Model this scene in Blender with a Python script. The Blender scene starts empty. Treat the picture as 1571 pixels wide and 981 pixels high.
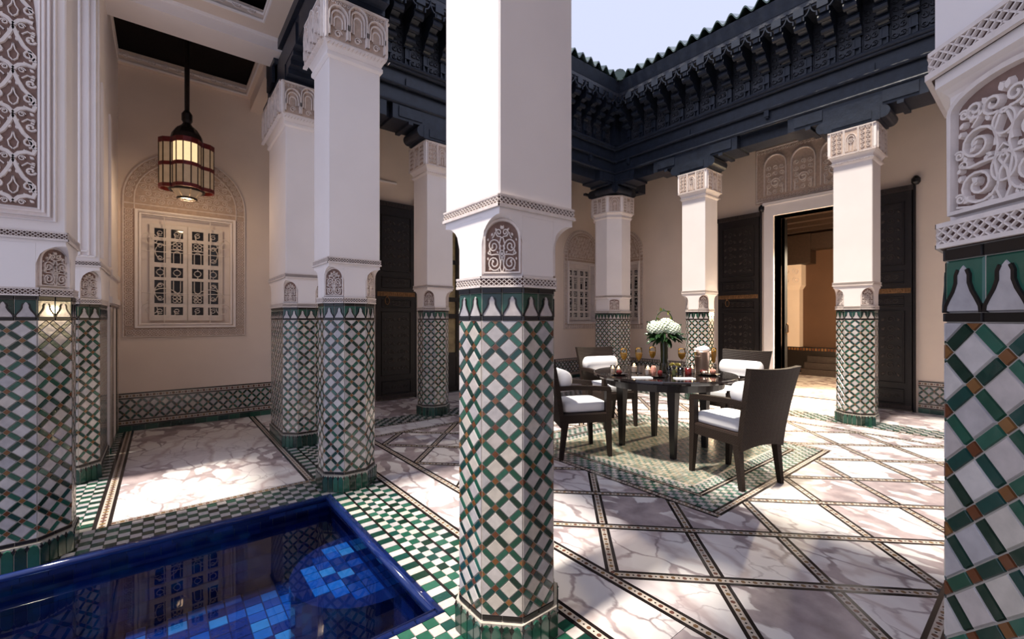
import bpy, math, random
from math import sin, cos, pi, radians, sqrt, atan2, hypot
from mathutils import Matrix, Vector
random.seed(7)
SC = bpy.context.scene
COL = SC.collection

# ------------------------------------------------------------------ camera, sky, sun, exposure
FPX, THETA, EYE = 670.0, radians(38.79), 1.3
cd = bpy.data.cameras.new('camera'); cd.sensor_width = 36.0; cd.lens = 36.0 * FPX / 1571.0
cd.clip_start = 0.02; cd.clip_end = 200
cam = bpy.data.objects.new('camera', cd); COL.objects.link(cam)
cam.location = (0, 0, EYE); cam.rotation_euler = (pi / 2, 0, -THETA)
SC.camera = cam

W = bpy.data.worlds.new('sky'); SC.world = W; W.use_nodes = True
bg = W.node_tree.nodes['Background']
bg.inputs['Color'].default_value = (0.57, 0.615, 0.82, 1); bg.inputs['Strength'].default_value = 0.67

sl = bpy.data.lights.new('sun', 'SUN'); sl.energy = 4.2; sl.angle = radians(5); sl.color = (1.0, 0.92, 0.80)
so = bpy.data.objects.new('sun', sl); COL.objects.link(so)
SUN_FROM = Vector((-1.0, 0.05, 3.0)).normalized()
so.rotation_euler = SUN_FROM.to_track_quat('Z', 'Y').to_euler(); so.location = (20, 5, 40)

vs = SC.view_settings
vs.view_transform = 'Standard'; vs.look = 'None'; vs.exposure = 0.92; vs.gamma = 1.0; vs.use_curve_mapping = False
SC.cycles.max_bounces = 10; SC.cycles.diffuse_bounces = 6; SC.cycles.transparent_max_bounces = 12
SC.cycles.use_denoising = True

# ------------------------------------------------------------------ node materials
def new_mat(name):
    m = bpy.data.materials.new(name); m.use_nodes = True
    nt = m.node_tree; b = nt.nodes['Principled BSDF']
    return m, nt, b
def nd(nt, t, **kw):
    n = nt.nodes.new(t)
    for k, v in kw.items(): setattr(n, k, v)
    return n
def ramp(nt, fac, stops, interp='LINEAR'):
    r = nd(nt, 'ShaderNodeValToRGB'); r.color_ramp.interpolation = interp
    el = r.color_ramp.elements
    while len(el) < len(stops): el.new(0.5)
    for e, (p, c) in zip(el, stops):
        e.position = p; e.color = (*c, 1) if len(c) == 3 else c
    nt.links.new(fac, r.inputs['Fac']); return r.outputs['Color']
def rnd_value(nt):
    oi = nd(nt, 'ShaderNodeObjectInfo'); at = nd(nt, 'ShaderNodeAttribute'); at.attribute_name = 'rnd'
    a = nd(nt, 'ShaderNodeMath', operation='ADD'); nt.links.new(oi.outputs['Random'], a.inputs[0]); nt.links.new(at.outputs['Fac'], a.inputs[1])
    f = nd(nt, 'ShaderNodeMath', operation='FRACT'); nt.links.new(a.outputs[0], f.inputs[0])
    return f.outputs[0]
def pos(nt):
    return nd(nt, 'ShaderNodeNewGeometry').outputs['Position']
def noise(nt, scale, detail=3, vec=None, dist=0.0):
    n = nd(nt, 'ShaderNodeTexNoise'); n.inputs['Scale'].default_value = scale; n.inputs['Detail'].default_value = detail
    n.inputs['Distortion'].default_value = dist
    nt.links.new(vec if vec is not None else pos(nt), n.inputs['Vector']); return n.outputs['Fac']
def bump(nt, b, h, strength=0.2, dist=0.005):
    n = nd(nt, 'ShaderNodeBump'); n.inputs['Strength'].default_value = strength; n.inputs['Distance'].default_value = dist
    nt.links.new(h, n.inputs['Height']); nt.links.new(n.outputs[0], b.inputs['Normal'])
def mulcol(nt, a, b, fac=1.0):
    m = nd(nt, 'ShaderNodeMixRGB', blend_type='MULTIPLY'); m.inputs[0].default_value = fac
    nt.links.new(a, m.inputs[1]); nt.links.new(b, m.inputs[2]); return m.outputs[0]
def simple(name, col, rough=0.5, metal=0.0, nscale=6, namt=0.08, bscale=None, bstr=0.15, spec=None, coat=0):
    m, nt, b = new_mat(name)
    d = tuple(max(0, c * (1 - namt)) for c in col); u = tuple(min(1, c * (1 + namt)) for c in col)
    c = ramp(nt, noise(nt, nscale, 4), [(0.3, d), (0.7, u)])
    nt.links.new(c, b.inputs['Base Color'])
    b.inputs['Roughness'].default_value = rough; b.inputs['Metallic'].default_value = metal
    if spec is not None: b.inputs['Specular IOR Level'].default_value = spec
    if coat: b.inputs['Coat Weight'].default_value = coat
    if bscale: bump(nt, b, noise(nt, bscale, 3), bstr)
    return m
def tile_mat(name, cols, rough=0.16, namt=0.2, coat=0.25):
    m, nt, b = new_mat(name)
    n = len(cols)
    c = ramp(nt, rnd_value(nt), [(i / n, q) for i, q in enumerate(cols)], 'CONSTANT')
    s = ramp(nt, noise(nt, 38, 3), [(0.3, (1 - namt,) * 3), (0.7, (1, 1, 1))])
    nt.links.new(mulcol(nt, c, s), b.inputs['Base Color'])
    b.inputs['Roughness'].default_value = rough; b.inputs['Coat Weight'].default_value = coat
    bump(nt, b, noise(nt, 25, 2), 0.12, 0.004)
    return m

PLASTER = simple('white_plaster', (0.86, 0.79, 0.76), 0.75, nscale=2.5, namt=0.03, bscale=14, bstr=0.06)
WALLP = simple('warm_wall_plaster', (0.79, 0.66, 0.56), 0.8, nscale=1.6, namt=0.05, bscale=9, bstr=0.08)
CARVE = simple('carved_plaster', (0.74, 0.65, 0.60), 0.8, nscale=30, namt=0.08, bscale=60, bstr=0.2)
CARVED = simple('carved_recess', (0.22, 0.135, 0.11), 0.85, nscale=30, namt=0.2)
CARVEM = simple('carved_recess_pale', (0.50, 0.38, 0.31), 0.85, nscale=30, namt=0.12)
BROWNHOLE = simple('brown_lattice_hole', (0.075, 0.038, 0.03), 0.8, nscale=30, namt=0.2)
GROUT = simple('grout', (0.40, 0.36, 0.31), 0.9, nscale=40, namt=0.15)
DGROUT = simple('dark_grout', (0.10, 0.09, 0.08), 0.9, nscale=40, namt=0.15)
T_WHITE = tile_mat('white_zellige', [(0.58, 0.53, 0.51), (0.50, 0.455, 0.45), (0.62, 0.57, 0.54), (0.54, 0.475, 0.45), (0.46, 0.43, 0.44), (0.58, 0.52, 0.46)])
T_GREEN = tile_mat('green_zellige', [(0.014, 0.070, 0.043), (0.009, 0.040, 0.030), (0.017, 0.090, 0.058), (0.011, 0.056, 0.047), (0.028, 0.115, 0.078), (0.009, 0.032, 0.021)])
T_BROWN = tile_mat('ochre_zellige', [(0.19, 0.075, 0.024), (0.14, 0.045, 0.018), (0.23, 0.105, 0.035)])
T_BLACK = tile_mat('black_zellige', [(0.006, 0.0045, 0.0045), (0.010, 0.007, 0.0065)], rough=0.3, coat=0)
T_BLUE = tile_mat('blue_zellige', [(0.003, 0.020, 0.11), (0.005, 0.040, 0.18), (0.008, 0.065, 0.25), (0.002, 0.012, 0.075), (0.012, 0.10, 0.30), (0.004, 0.030, 0.14), (0.03, 0.16, 0.34), (0.003, 0.024, 0.12)], rough=0.1)
T_NAVY = tile_mat('navy_zellige', [(0.005, 0.013, 0.075), (0.008, 0.020, 0.11), (0.004, 0.010, 0.055)], rough=0.1)
M_OCHRE = tile_mat('ochre_mosaic', [(0.19, 0.10, 0.042), (0.15, 0.07, 0.04), (0.24, 0.14, 0.06), (0.16, 0.065, 0.045)], rough=0.25)
M_CREAM = simple('cream_mosaic', (0.50, 0.43, 0.37), 0.25, nscale=60, namt=0.12)
M_BLACK = simple('black_marble', (0.014, 0.010, 0.010), 0.15, nscale=20, namt=0.2)
WOOD = simple('dark_stained_cedar', (0.013, 0.018, 0.031), 0.40, nscale=14, namt=0.3, bscale=40, bstr=0.25)
WOODC = simple('carved_cedar', (0.034, 0.036, 0.046), 0.40, nscale=30, namt=0.4, bscale=70, bstr=0.6)
DOORW = simple('door_wood', (0.008, 0.005, 0.005), 0.42, nscale=18, namt=0.35, bscale=50, bstr=0.25)
DOORC = simple('door_carving', (0.036, 0.025, 0.022), 0.42, nscale=30, namt=0.3)
BRASS = simple('aged_brass', (0.22, 0.115, 0.05), 0.45, 0.6, nscale=40, namt=0.3)
IRON = simple('white_painted_iron', (0.72, 0.66, 0.62), 0.5, nscale=20, namt=0.05)
PANE = simple('dark_window_glass', (0.012, 0.012, 0.014), 0.06, nscale=3, namt=0.3)
AMBERPANE = simple('amber_door_glass', (0.36, 0.27, 0.13), 0.25, nscale=8, namt=0.3)
LACQ = simple('black_lacquer', (0.012, 0.009, 0.009), 0.09, nscale=5, namt=0.2, coat=0.5)
DARKLEG = simple('espresso_wood', (0.010, 0.0065, 0.006), 0.3, nscale=12, namt=0.3)
CUSH = simple('white_canvas', (0.82, 0.81, 0.83), 0.9, nscale=5, namt=0.03, bscale=160, bstr=0.12)
STEEL = simple('copper_steel', (0.86, 0.68, 0.58), 0.28, 0.9, nscale=10, namt=0.1)
NAPKIN = simple('white_linen', (0.84, 0.84, 0.88), 0.9, nscale=30, namt=0.03, bscale=60, bstr=0.3)
WAX = simple('candle_wax', (0.86, 0.72, 0.62), 0.5, nscale=20, namt=0.03)
DARKRED = simple('dark_red_glass', (0.10, 0.012, 0.012), 0.08, nscale=10, namt=0.2)
PINKG = simple('rose_food', (0.45, 0.20, 0.15), 0.4, nscale=70, namt=0.4)
LEMON = simple('lemon_skin', (0.72, 0.60, 0.08), 0.4, nscale=40, namt=0.1)
WINE = simple('white_wine', (0.62, 0.34, 0.05), 0.05, nscale=10, namt=0.1)
LEAF = simple('dark_leaf', (0.018, 0.052, 0.015), 0.35, nscale=30, namt=0.4)
LEAFY = simple('yellow_green_leaf', (0.20, 0.22, 0.03), 0.4, nscale=30, namt=0.4)
PETAL = simple('white_petal', (0.74, 0.80, 0.66), 0.7, nscale=24, namt=0.08)
VASEG = simple('green_vase_glass', (0.035, 0.04, 0.012), 0.06, nscale=10, namt=0.3)
LREDM = simple('red_lantern_metal', (0.13, 0.012, 0.012), 0.35, 0.3, nscale=20, namt=0.3)
LDARK = simple('dark_lantern_metal', (0.02, 0.014, 0.012), 0.4, 0.5, nscale=20, namt=0.3)
ROOFT = tile_mat('green_roof_glaze', [(0.035, 0.06, 0.048), (0.022, 0.042, 0.033), (0.07, 0.10, 0.085)], rough=0.10, coat=0.6)
ROOMW = simple('tadelakt_room_wall', (0.085, 0.038, 0.017), 0.7, nscale=2, namt=0.08)
CEILD = simple('dark_ceiling_cedar', (0.007, 0.005, 0.005), 0.75, nscale=20, namt=0.3, spec=0.12)
ROOMC = simple('room_ceiling_cedar', (0.03, 0.015, 0.009), 0.5, nscale=20, namt=0.3)

def wicker():
    m, nt, b = new_mat('woven_dark_wicker')
    g = nd(nt, 'ShaderNodeTexCoord'); mp = nd(nt, 'ShaderNodeMapping'); mp.inputs['Scale'].default_value = (1, 1, 1)
    nt.links.new(g.outputs['Object'], mp.inputs['Vector'])
    ch = nd(nt, 'ShaderNodeTexChecker'); ch.inputs['Scale'].default_value = 95
    nt.links.new(mp.outputs[0], ch.inputs['Vector'])
    w1 = nd(nt, 'ShaderNodeTexWave', bands_direction='Z'); w1.inputs['Scale'].default_value = 30; nt.links.new(mp.outputs[0], w1.inputs['Vector'])
    ad = nd(nt, 'ShaderNodeMath', operation='ADD'); nt.links.new(ch.outputs['Fac'], ad.inputs[0]); nt.links.new(w1.outputs['Fac'], ad.inputs[1])
    c = ramp(nt, ad.outputs[0], [(0.1, (0.005, 0.003, 0.0027)), (0.95, (0.024, 0.0135, 0.0098))])
    nt.links.new(c, b.inputs['Base Color']); b.inputs['Roughness'].default_value = 0.5; b.inputs['Specular IOR Level'].default_value = 0.25
    bump(nt, b, ad.outputs[0], 0.6, 0.004)
    return m
WICKER = wicker()

def marble():
    m, nt, b = new_mat('breccia_marble')
    oi = nd(nt, 'ShaderNodeObjectInfo')
    sc = nd(nt, 'ShaderNodeVectorMath', operation='SCALE'); sc.inputs[3].default_value = 1.0
    cmb = nd(nt, 'ShaderNodeCombineXYZ')
    mm = nd(nt, 'ShaderNodeMath', operation='MULTIPLY'); mm.inputs[1].default_value = 37.0; nt.links.new(oi.outputs['Random'], mm.inputs[0])
    nt.links.new(mm.outputs[0], cmb.inputs[2]); nt.links.new(mm.outputs[0], cmb.inputs[0])
    ad = nd(nt, 'ShaderNodeVectorMath', operation='ADD'); nt.links.new(pos(nt), ad.inputs[0]); nt.links.new(cmb.outputs[0], ad.inputs[1])
    # directional stretch and warp
    mp = nd(nt, 'ShaderNodeMapping'); mp.inputs['Rotation'].default_value = (0, 0, 0.7); mp.inputs['Scale'].default_value = (1.0, 0.62, 1)
    nt.links.new(ad.outputs[0], mp.inputs['Vector'])
    nz = nd(nt, 'ShaderNodeTexNoise'); nz.inputs['Scale'].default_value = 3.2; nz.inputs['Detail'].default_value = 5
    nt.links.new(mp.outputs[0], nz.inputs['Vector'])
    sb = nd(nt, 'ShaderNodeVectorMath', operation='MULTIPLY_ADD'); sb.inputs[1].default_value = (0.30,) * 3
    nt.links.new(nz.outputs['Color'], sb.inputs[0]); nt.links.new(mp.outputs[0], sb.inputs[2])
    vo = nd(nt, 'ShaderNodeTexVoronoi', feature='DISTANCE_TO_EDGE'); vo.inputs['Scale'].default_value = 5.2
    nt.links.new(sb.outputs[0], vo.inputs['Vector'])
    mask = ramp(nt, noise(nt, 1.0, 3, ad.outputs[0], 0.4), [(0.40, (0.015,) * 3), (0.49, (0.06,) * 3), (0.62, (0.27,) * 3)])
    sub = nd(nt, 'ShaderNodeMath', operation='SUBTRACT'); nt.links.new(mask, sub.inputs[0]); nt.links.new(vo.outputs['Distance'], sub.inputs[1])
    vm = nd(nt, 'ShaderNodeMapRange'); vm.inputs['From Min'].default_value = -0.012; vm.inputs['From Max'].default_value = 0.035; vm.inputs['To Max'].default_value = 0.9
    nt.links.new(sub.outputs[0], vm.inputs['Value'])
    cl = noise(nt, 1.3, 6, ad.outputs[0], 0.8)
    cloud = ramp(nt, cl, [(0.30, (0.58, 0.50, 0.505)), (0.41, (0.74, 0.67, 0.66)), (0.52, (0.85, 0.80, 0.77)), (0.7, (0.82, 0.77, 0.72))])
    v2 = nd(nt, 'ShaderNodeTexWave'); v2.inputs['Scale'].default_value = 0.9; v2.inputs['Distortion'].default_value = 11; v2.inputs['Detail'].default_value = 5; v2.inputs['Detail Scale'].default_value = 1.6
    nt.links.new(mp.outputs[0], v2.inputs['Vector'])
    streak = ramp(nt, v2.outputs['Fac'], [(0.0, (0.66, 0.57, 0.56)), (0.05, (0.84, 0.79, 0.78)), (0.2, (1, 1, 1))])
    base = mulcol(nt, cloud, streak, 0.75)
    mxv = nd(nt, 'ShaderNodeMixRGB'); nt.links.new(vm.outputs[0], mxv.inputs[0]); nt.links.new(base, mxv.inputs[1]); mcol = ramp(nt, noise(nt, 7, 4, ad.outputs[0]), [(0.35, (0.24, 0.185, 0.195)), (0.65, (0.46, 0.37, 0.37))]); nt.links.new(mcol, mxv.inputs[2])
    c = mxv.outputs[0]
    nt.links.new(c, b.inputs['Base Color']); b.inputs['Roughness'].default_value = 0.27
    return m
MARBLE = marble()

def mix_glass(name, tint, gloss_min=0.03, ior=1.33, bumpy=0, rough=0.0):
    m, nt, b = new_mat(name); nt.nodes.remove(b)
    out = nt.nodes['Material Output']
    tr = nd(nt, 'ShaderNodeBsdfTransparent'); tr.inputs['Color'].default_value = (*tint, 1)
    gl = nd(nt, 'ShaderNodeBsdfGlossy'); gl.inputs['Roughness'].default_value = rough; gl.inputs['Color'].default_value = (1, 1, 1, 1)
    fr = nd(nt, 'ShaderNodeFresnel'); fr.inputs['IOR'].default_value = ior
    mx = nd(nt, 'ShaderNodeMixShader')
    nt.links.new(fr.outputs[0], mx.inputs[0]); nt.links.new(tr.outputs[0], mx.inputs[1]); nt.links.new(gl.outputs[0], mx.inputs[2])
    if bumpy:
        bp = nd(nt, 'ShaderNodeBump'); bp.inputs['Strength'].default_value = bumpy; bp.inputs['Distance'].default_value = 0.01
        nt.links.new(noise(nt, 5, 2), bp.inputs['Height']); nt.links.new(bp.outputs[0], gl.inputs['Normal']); nt.links.new(bp.outputs[0], fr.inputs['Normal'])
    nt.links.new(mx.outputs[0], out.inputs['Surface'])
    return m
WATER = mix_glass('pool_water', (0.62, 0.74, 0.92), bumpy=0.03)
GLASS = mix_glass('clear_glass', (0.93, 0.95, 0.95), ior=1.5)

def glow(name, col, strength, base=(0.5, 0.35, 0.2)):
    m, nt, b = new_mat(name)
    b.inputs['Base Color'].default_value = (*base, 1); b.inputs['Roughness'].default_value = 0.4
    b.inputs['Emission Color'].default_value = (*col, 1); b.inputs['Emission Strength'].default_value = strength
    n = noise(nt, 18, 2); c = ramp(nt, n, [(0.3, tuple(x * 0.8 for x in base)), (0.7, base)]); nt.links.new(c, b.inputs['Base Color'])
    return m
LGLASS = glow('lit_lantern_glass', (1.0, 0.62, 0.34), 0.06, (0.36, 0.28, 0.20))
LGLASSB = glow('bright_lantern_glass', (1.0, 0.70, 0.36), 0.55, (0.6, 0.5, 0.35))
FLAME = glow('candle_flame', (1.0, 0.6, 0.25), 6.0)

# ------------------------------------------------------------------ mesh helpers
class MB:
    def __init__(s): s.v = []; s.f = []; s.r = []; s.M = Matrix(); s.cur = None
    def add(s, vs, fs):
        n = len(s.v); M = s.M
        s.v += [tuple(M @ Vector(p)) for p in vs]
        r = random.random() if s.cur is None else s.cur
        for f in fs: s.f.append(tuple(i + n for i in f)); s.r.append(r)
        return s
    def box(s, x0, x1, y0, y1, z0, z1):
        v = [(x0, y0, z0), (x1, y0, z0), (x1, y1, z0), (x0, y1, z0), (x0, y0, z1), (x1, y0, z1), (x1, y1, z1), (x0, y1, z1)]
        return s.add(v, [(0, 3, 2, 1), (4, 5, 6, 7), (0, 1, 5, 4), (1, 2, 6, 5), (2, 3, 7, 6), (3, 0, 4, 7)])
    def cbox(s, x0, x1, y0, y1, z0, z1, c=0.01):      # box with chamfered vertical and top edges
        return s.loft([([(x0, y0), (x1, y0), (x1, y1), (x0, y1)], z0), ([(x0, y0), (x1, y0), (x1, y1), (x0, y1)], z1 - c),
                       ([(x0 + c, y0 + c), (x1 - c, y0 + c), (x1 - c, y1 - c), (x0 + c, y1 - c)], z1)])
    def prism(s, poly, z0, z1):                      # CCW polygon in xy
        return s.loft([(poly, z0), (poly, z1)])
    def loft(s, rings, close=True):                  # rings of (poly, z)
        n = len(rings[0][0]); v = []; f = []
        for poly, z in rings: v += [(x, y, z) for x, y in poly]
        for k in range(len(rings) - 1):
            for i in range(n):
                j = (i + 1) % n
                f.append((k * n + i, k * n + j, (k + 1) * n + j, (k + 1) * n + i))
        if close:
            f.append(tuple(range(n - 1, -1, -1))); f.append(tuple((len(rings) - 1) * n + i for i in range(n)))
        return s.add(v, f)
    def lathe(s, prof, n=20, c=(0, 0)):              # prof: (r, z)
        rings = [([(c[0] + r * cos(2 * pi * i / n), c[1] + r * sin(2 * pi * i / n)) for i in range(n)], z) for r, z in prof]
        return s.loft(rings)
    def tube(s, pts, r, n=6, closed=False):
        P = [Vector(p) for p in pts]; m = len(P); v = []; f = []
        for i, p in enumerate(P):
            a = P[(i - 1) % m] if (closed or i > 0) else P[i]; b = P[(i + 1) % m] if (closed or i < m - 1) else P[i]
            t = (b - a).normalized(); u = t.orthogonal() if abs(t.z) > 0.9 else t.cross(Vector((0, 0, 1)))
            u.normalize(); w = t.cross(u)
            rr = r[i] if isinstance(r, (list, tuple)) else r
            for k in range(n): q = p + (u * cos(2 * pi * k / n) + w * sin(2 * pi * k / n)) * rr; v.append(tuple(q))
        for i in range(m if closed else m - 1):
            j = (i + 1) % m
            for k in range(n): l = (k + 1) % n; f.append((i * n + k, i * n + l, j * n + l, j * n + k))
        if not closed: f.append(tuple(range(n - 1, -1, -1))); f.append(tuple((m - 1) * n + k for k in range(n)))
        return s.add(v, f)
    def ribbon(s, pts, w, h, h0=0.0, closed=False, top=0.6):      # raised strap on the xz plane, outward is -y
        m = len(pts)
        if m < 2: return s
        v = []; f = []
        for i in range(m):
            a = pts[(i - 1) % m] if (closed or i > 0) else pts[i]; b = pts[(i + 1) % m] if (closed or i < m - 1) else pts[i]
            dx, dz = b[0] - a[0], b[1] - a[1]; L = hypot(dx, dz) or 1e-9; nx, nz = -dz / L, dx / L
            ww = (w[i] if isinstance(w, (list, tuple)) else w) / 2
            x, z = pts[i]
            v += [(x + nx * ww, -h0, z + nz * ww), (x + nx * ww * top, -h, z + nz * ww * top), (x - nx * ww * top, -h, z - nz * ww * top), (x - nx * ww, -h0, z - nz * ww)]
        for i in range(m if closed else m - 1):
            j = (i + 1) % m
            for k in range(3): f.append((i * 4 + k, j * 4 + k, j * 4 + k + 1, i * 4 + k + 1))
        return s.add(v, f)
    def slab(s, poly, h, h0=0.0, inset=0.0):         # polygon on the xz plane raised to -h
        n = len(poly); cx = sum(p[0] for p in poly) / n; cz = sum(p[1] for p in poly) / n
        k = 1 - inset
        v = [(x, -h0, z) for x, z in poly] + [(cx + (x - cx) * k, -h, cz + (z - cz) * k) for x, z in poly]
        ar = sum(poly[i][0] * poly[(i + 1) % n][1] - poly[(i + 1) % n][0] * poly[i][1] for i in range(n))
        f = [tuple(n + i for i in range(n))] + [(i, (i + 1) % n, n + (i + 1) % n, n + i) for i in range(n)]
        if ar < 0: f = [tuple(reversed(q)) for q in f]
        return s.add(v, f)
    def plate(s, poly, z1, z0, inset=0.0):           # polygon on the xy plane raised to z1
        n = len(poly); cx = sum(p[0] for p in poly) / n; cy = sum(p[1] for p in poly) / n
        ar = sum(poly[i][0] * poly[(i + 1) % n][1] - poly[(i + 1) % n][0] * poly[i][1] for i in range(n))
        if ar < 0: poly = list(reversed(poly))
        k = 1 - inset
        v = [(x, y, z0) for x, y in poly] + [(cx + (x - cx) * k, cy + (y - cy) * k, z1) for x, y in poly]
        return s.add(v, [tuple(n + i for i in range(n))] + [(i, (i + 1) % n, n + (i + 1) % n, n + i) for i in range(n)])
    def mesh(s, name, mat, smooth=False, rnd=True):
        me = bpy.data.meshes.new(name); me.from_pydata(s.v, [], s.f)
        if mat: me.materials.append(mat)
        if smooth: me.polygons.foreach_set('use_smooth', [True] * len(me.polygons))
        if rnd and len(s.f):
            a = me.attributes.new('rnd', 'FLOAT', 'FACE'); a.data.foreach_set('value', s.r)
        me.update(); return me
    def build(s, name, mat, parent=None, loc=(0, 0, 0), rz=0.0, smooth=False, kind=None, rnd=True):
        return link(name, s.mesh(name, mat, smooth, rnd), parent, loc, rz, kind)
def link(name, me, parent=None, loc=(0, 0, 0), rz=0.0, kind=None):
    o = bpy.data.objects.new(name, me); COL.objects.link(o)
    o.location = loc
    if rz: o.rotation_euler = (0, 0, rz)
    if parent is not None: o.parent = parent
    if kind: o['kind'] = kind
    return o
def thing(name, label, cat, loc=(0, 0, 0), rz=0.0, group=None):
    o = bpy.data.objects.new(name, None); COL.objects.link(o); o.location = loc; o.rotation_euler = (0, 0, rz)
    o.empty_display_size = 0.1
    return tag(o, label, cat, group)
def tag(o, label, cat, group=None):
    o['label'] = label; o['category'] = cat
    if group: o['group'] = group
    return o
def structure(name, loc=(0, 0, 0), rz=0.0):
    o = bpy.data.objects.new(name, None); COL.objects.link(o); o.location = loc; o.rotation_euler = (0, 0, rz); o['kind'] = 'structure'; return o
def copy_tree(o, parent=None):
    c = o.copy(); COL.objects.link(c)
    if parent is not None: c.parent = parent
    for ch in list(o.children): copy_tree(ch, c)
    return c
def clip_half(poly, a, b, c):                        # keep a*x+b*y <= c
    out = []
    n = len(poly)
    for i in range(n):
        p, q = poly[i], poly[(i + 1) % n]; dp, dq = a * p[0] + b * p[1] - c, a * q[0] + b * q[1] - c
        if dp <= 0: out.append(p)
        if (dp < 0 < dq) or (dq < 0 < dp):
            t = dp / (dp - dq); out.append((p[0] + (q[0] - p[0]) * t, p[1] + (q[1] - p[1]) * t))
    return out
def clip_rect(poly, x0, x1, y0, y1):
    for a, b, c in ((-1, 0, -x0), (1, 0, x1), (0, -1, -y0), (0, 1, y1)):
        if len(poly) < 3: return []
        poly = clip_half(poly, a, b, c)
    return poly if len(poly) >= 3 and area(poly) > 1e-6 else []
def area(poly):
    return abs(sum(poly[i][0] * poly[(i + 1) % len(poly)][1] - poly[(i + 1) % len(poly)][0] * poly[i][1] for i in range(len(poly)))) / 2
def shrink(poly, d):                                 # inset a convex polygon by d
    n = len(poly); cx = sum(p[0] for p in poly) / n; cy = sum(p[1] for p in poly) / n
    out = [(cx - 50, cy - 50), (cx + 50, cy - 50), (cx + 50, cy + 50), (cx - 50, cy + 50)]
    for i in range(n):
        p, q = poly[i], poly[(i + 1) % n]; dx, dy = q[0] - p[0], q[1] - p[1]; L = hypot(dx, dy)
        if L < 1e-7: continue
        nx, ny = dy / L, -dx / L
        if nx * (cx - p[0]) + ny * (cy - p[1]) > 0: nx, ny = -nx, -ny
        out = clip_half(out, nx, ny, nx * p[0] + ny * p[1] - d)
        if len(out) < 3: return []
    return out
S_, C_ = sin(THETA), cos(THETA)
def project(u, v, z=0.0):
    X = u * C_ - v * S_; Z = u * S_ + v * C_
    if Z < 0.05: return (9999, 9999, Z)
    return (785.5 + FPX * X / Z, 490.0 + FPX * (EYE - z) / Z, Z)

# ------------------------------------------------------------------ ornament
def spiral(cx, cz, r0, r1, a0, turns, n=14):
    N = max(6, int(abs(turns) * n))
    return [(cx + (r0 + (r1 - r0) * i / N) * cos(a0 + 2 * pi * turns * i / N), cz + (r0 + (r1 - r0) * i / N) * sin(a0 + 2 * pi * turns * i / N)) for i in range(N + 1)]
def arc(cx, cz, r, a0, a1, n=12, rz=None):
    rz = r if rz is None else rz
    return [(cx + r * cos(a0 + (a1 - a0) * i / n), cz + rz * sin(a0 + (a1 - a0) * i / n)) for i in range(n + 1)]
def leafpoly(x, z, L, a, w=0.42):
    pts = [(0, 0), (0.3, w * 0.8), (0.62, w * 0.75), (1, 0), (0.62, -w * 0.55), (0.3, -w * 0.6)]
    return [(x + L * (p * cos(a) - q * sin(a)), z + L * (p * sin(a) + q * cos(a))) for p, q in pts]
def mirror(pts): return [(-x, z) for x, z in pts]
def scaled(pts, sx, sz, ox=0, oz=0): return [(x * sx + ox, z * sz + oz) for x, z in pts]
def arabesque_niche(mb, w, h, dep=0.014):            # scrolls inside an arch panel, origin bottom centre
    k = w; lw = (0.05 if w < .17 else 0.038) * w
    def both(pts, ww=lw, top=0.6, close=False):
        mb.ribbon(scaled(pts, k, h / 1.25), ww, dep, closed=close, top=top); mb.ribbon(scaled(mirror(pts), k, h / 1.25), ww, dep, closed=close, top=top)
    def leaf2(*a):
        p = leafpoly(*a); mb.slab(scaled(p, k, h / 1.25), dep * 0.9, inset=0.3); mb.slab(scaled(mirror(p), k, h / 1.25), dep * 0.9, inset=0.3)
    both([(0.02, 0.02), (0.06, 0.12), (0.03, 0.3), (-0.04, 0.42), (0.0, 0.5)])
    both(spiral(0.24, 0.235, 0.2, 0.035, -pi * 0.9, 1.7))
    both(spiral(0.25, 0.66, 0.19, 0.035, pi * 1.15, -1.65))
    both([(0.05, 0.235), (0.08, 0.42), (0.05, 0.56), (0.08, 0.72), (0.03, 0.86)])
    both(spiral(0.10, 1.0, 0.1, 0.02, -pi / 2, 1.4)); both([(0.0, 0.86), (0.06, 0.9), (0.10, 0.9)])
    both([(0.06, 0.45), (0.2, 0.455), (0.32, 0.44), (0.43, 0.48)])
    both([(0.3, 0.85), (0.24, 0.92), (0.22, 1.0)], lw * 0.8); both(spiral(0.38, 0.48, 0.05, 0.015, 0, 1.2), lw * 0.7)
    for a in [(0.24, 0.24, 0.13, 0.9), (0.25, 0.66, 0.12, -0.7), (0.40, 0.06, 0.12, 2.2), (0.10, 0.48, 0.1, 0.6), (0.33, 0.9, 0.12, 2.0), (0.36, 0.5, 0.1, 1.2), (0.16, 1.02, 0.12, 1.1), (0.02, 1.06, 0.14, 1.4), (0.03, 0.62, 0.09, 1.3), (0.44, 0.3, 0.1, 1.7), (0.44, 0.78, 0.09, 1.8), (0.08, 0.04, 0.1, 0.5)]:
        leaf2(*a)
    if w > .17:
        for a_ in ((0.40, 0.13), (0.41, 0.60), (0.36, 1.02)): both(spiral(a_[0] + .02, a_[1], .055, .015, 0.6, 1.5), lw * .8)
        both(arc(0.0, 0.34, 0.11, -pi / 2, pi / 2, 10, 0.14), lw * .9); both(arc(0.0, 0.78, 0.1, -pi / 2, pi / 2, 10, 0.12), lw * .9)
        both(spiral(0.27, 1.03, .10, .02, pi, 1.5)); both([(0.03, 0.02), (0.12, 0.03), (0.3, 0.02), (0.46, 0.05)], lw * .9)
        for a in [(0.30, 1.03, .08, .3), (.14, .03, .1, 1.6), (.46, .4, .09, 2.0), (.13, .84, .1, 1.0), (.2, .46, .09, 2.4), (.30, .235, .09, 2.5), (.31, .66, .09, 2.6), (.44, .88, .1, 2.2)]: leaf2(*a)
    mb.ribbon(scaled([(0, 0.44), (0.06, 0.5), (0, 0.56), (-0.06, 0.5)], k, h / 1.25), lw * 0.8, dep, closed=True)
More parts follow.
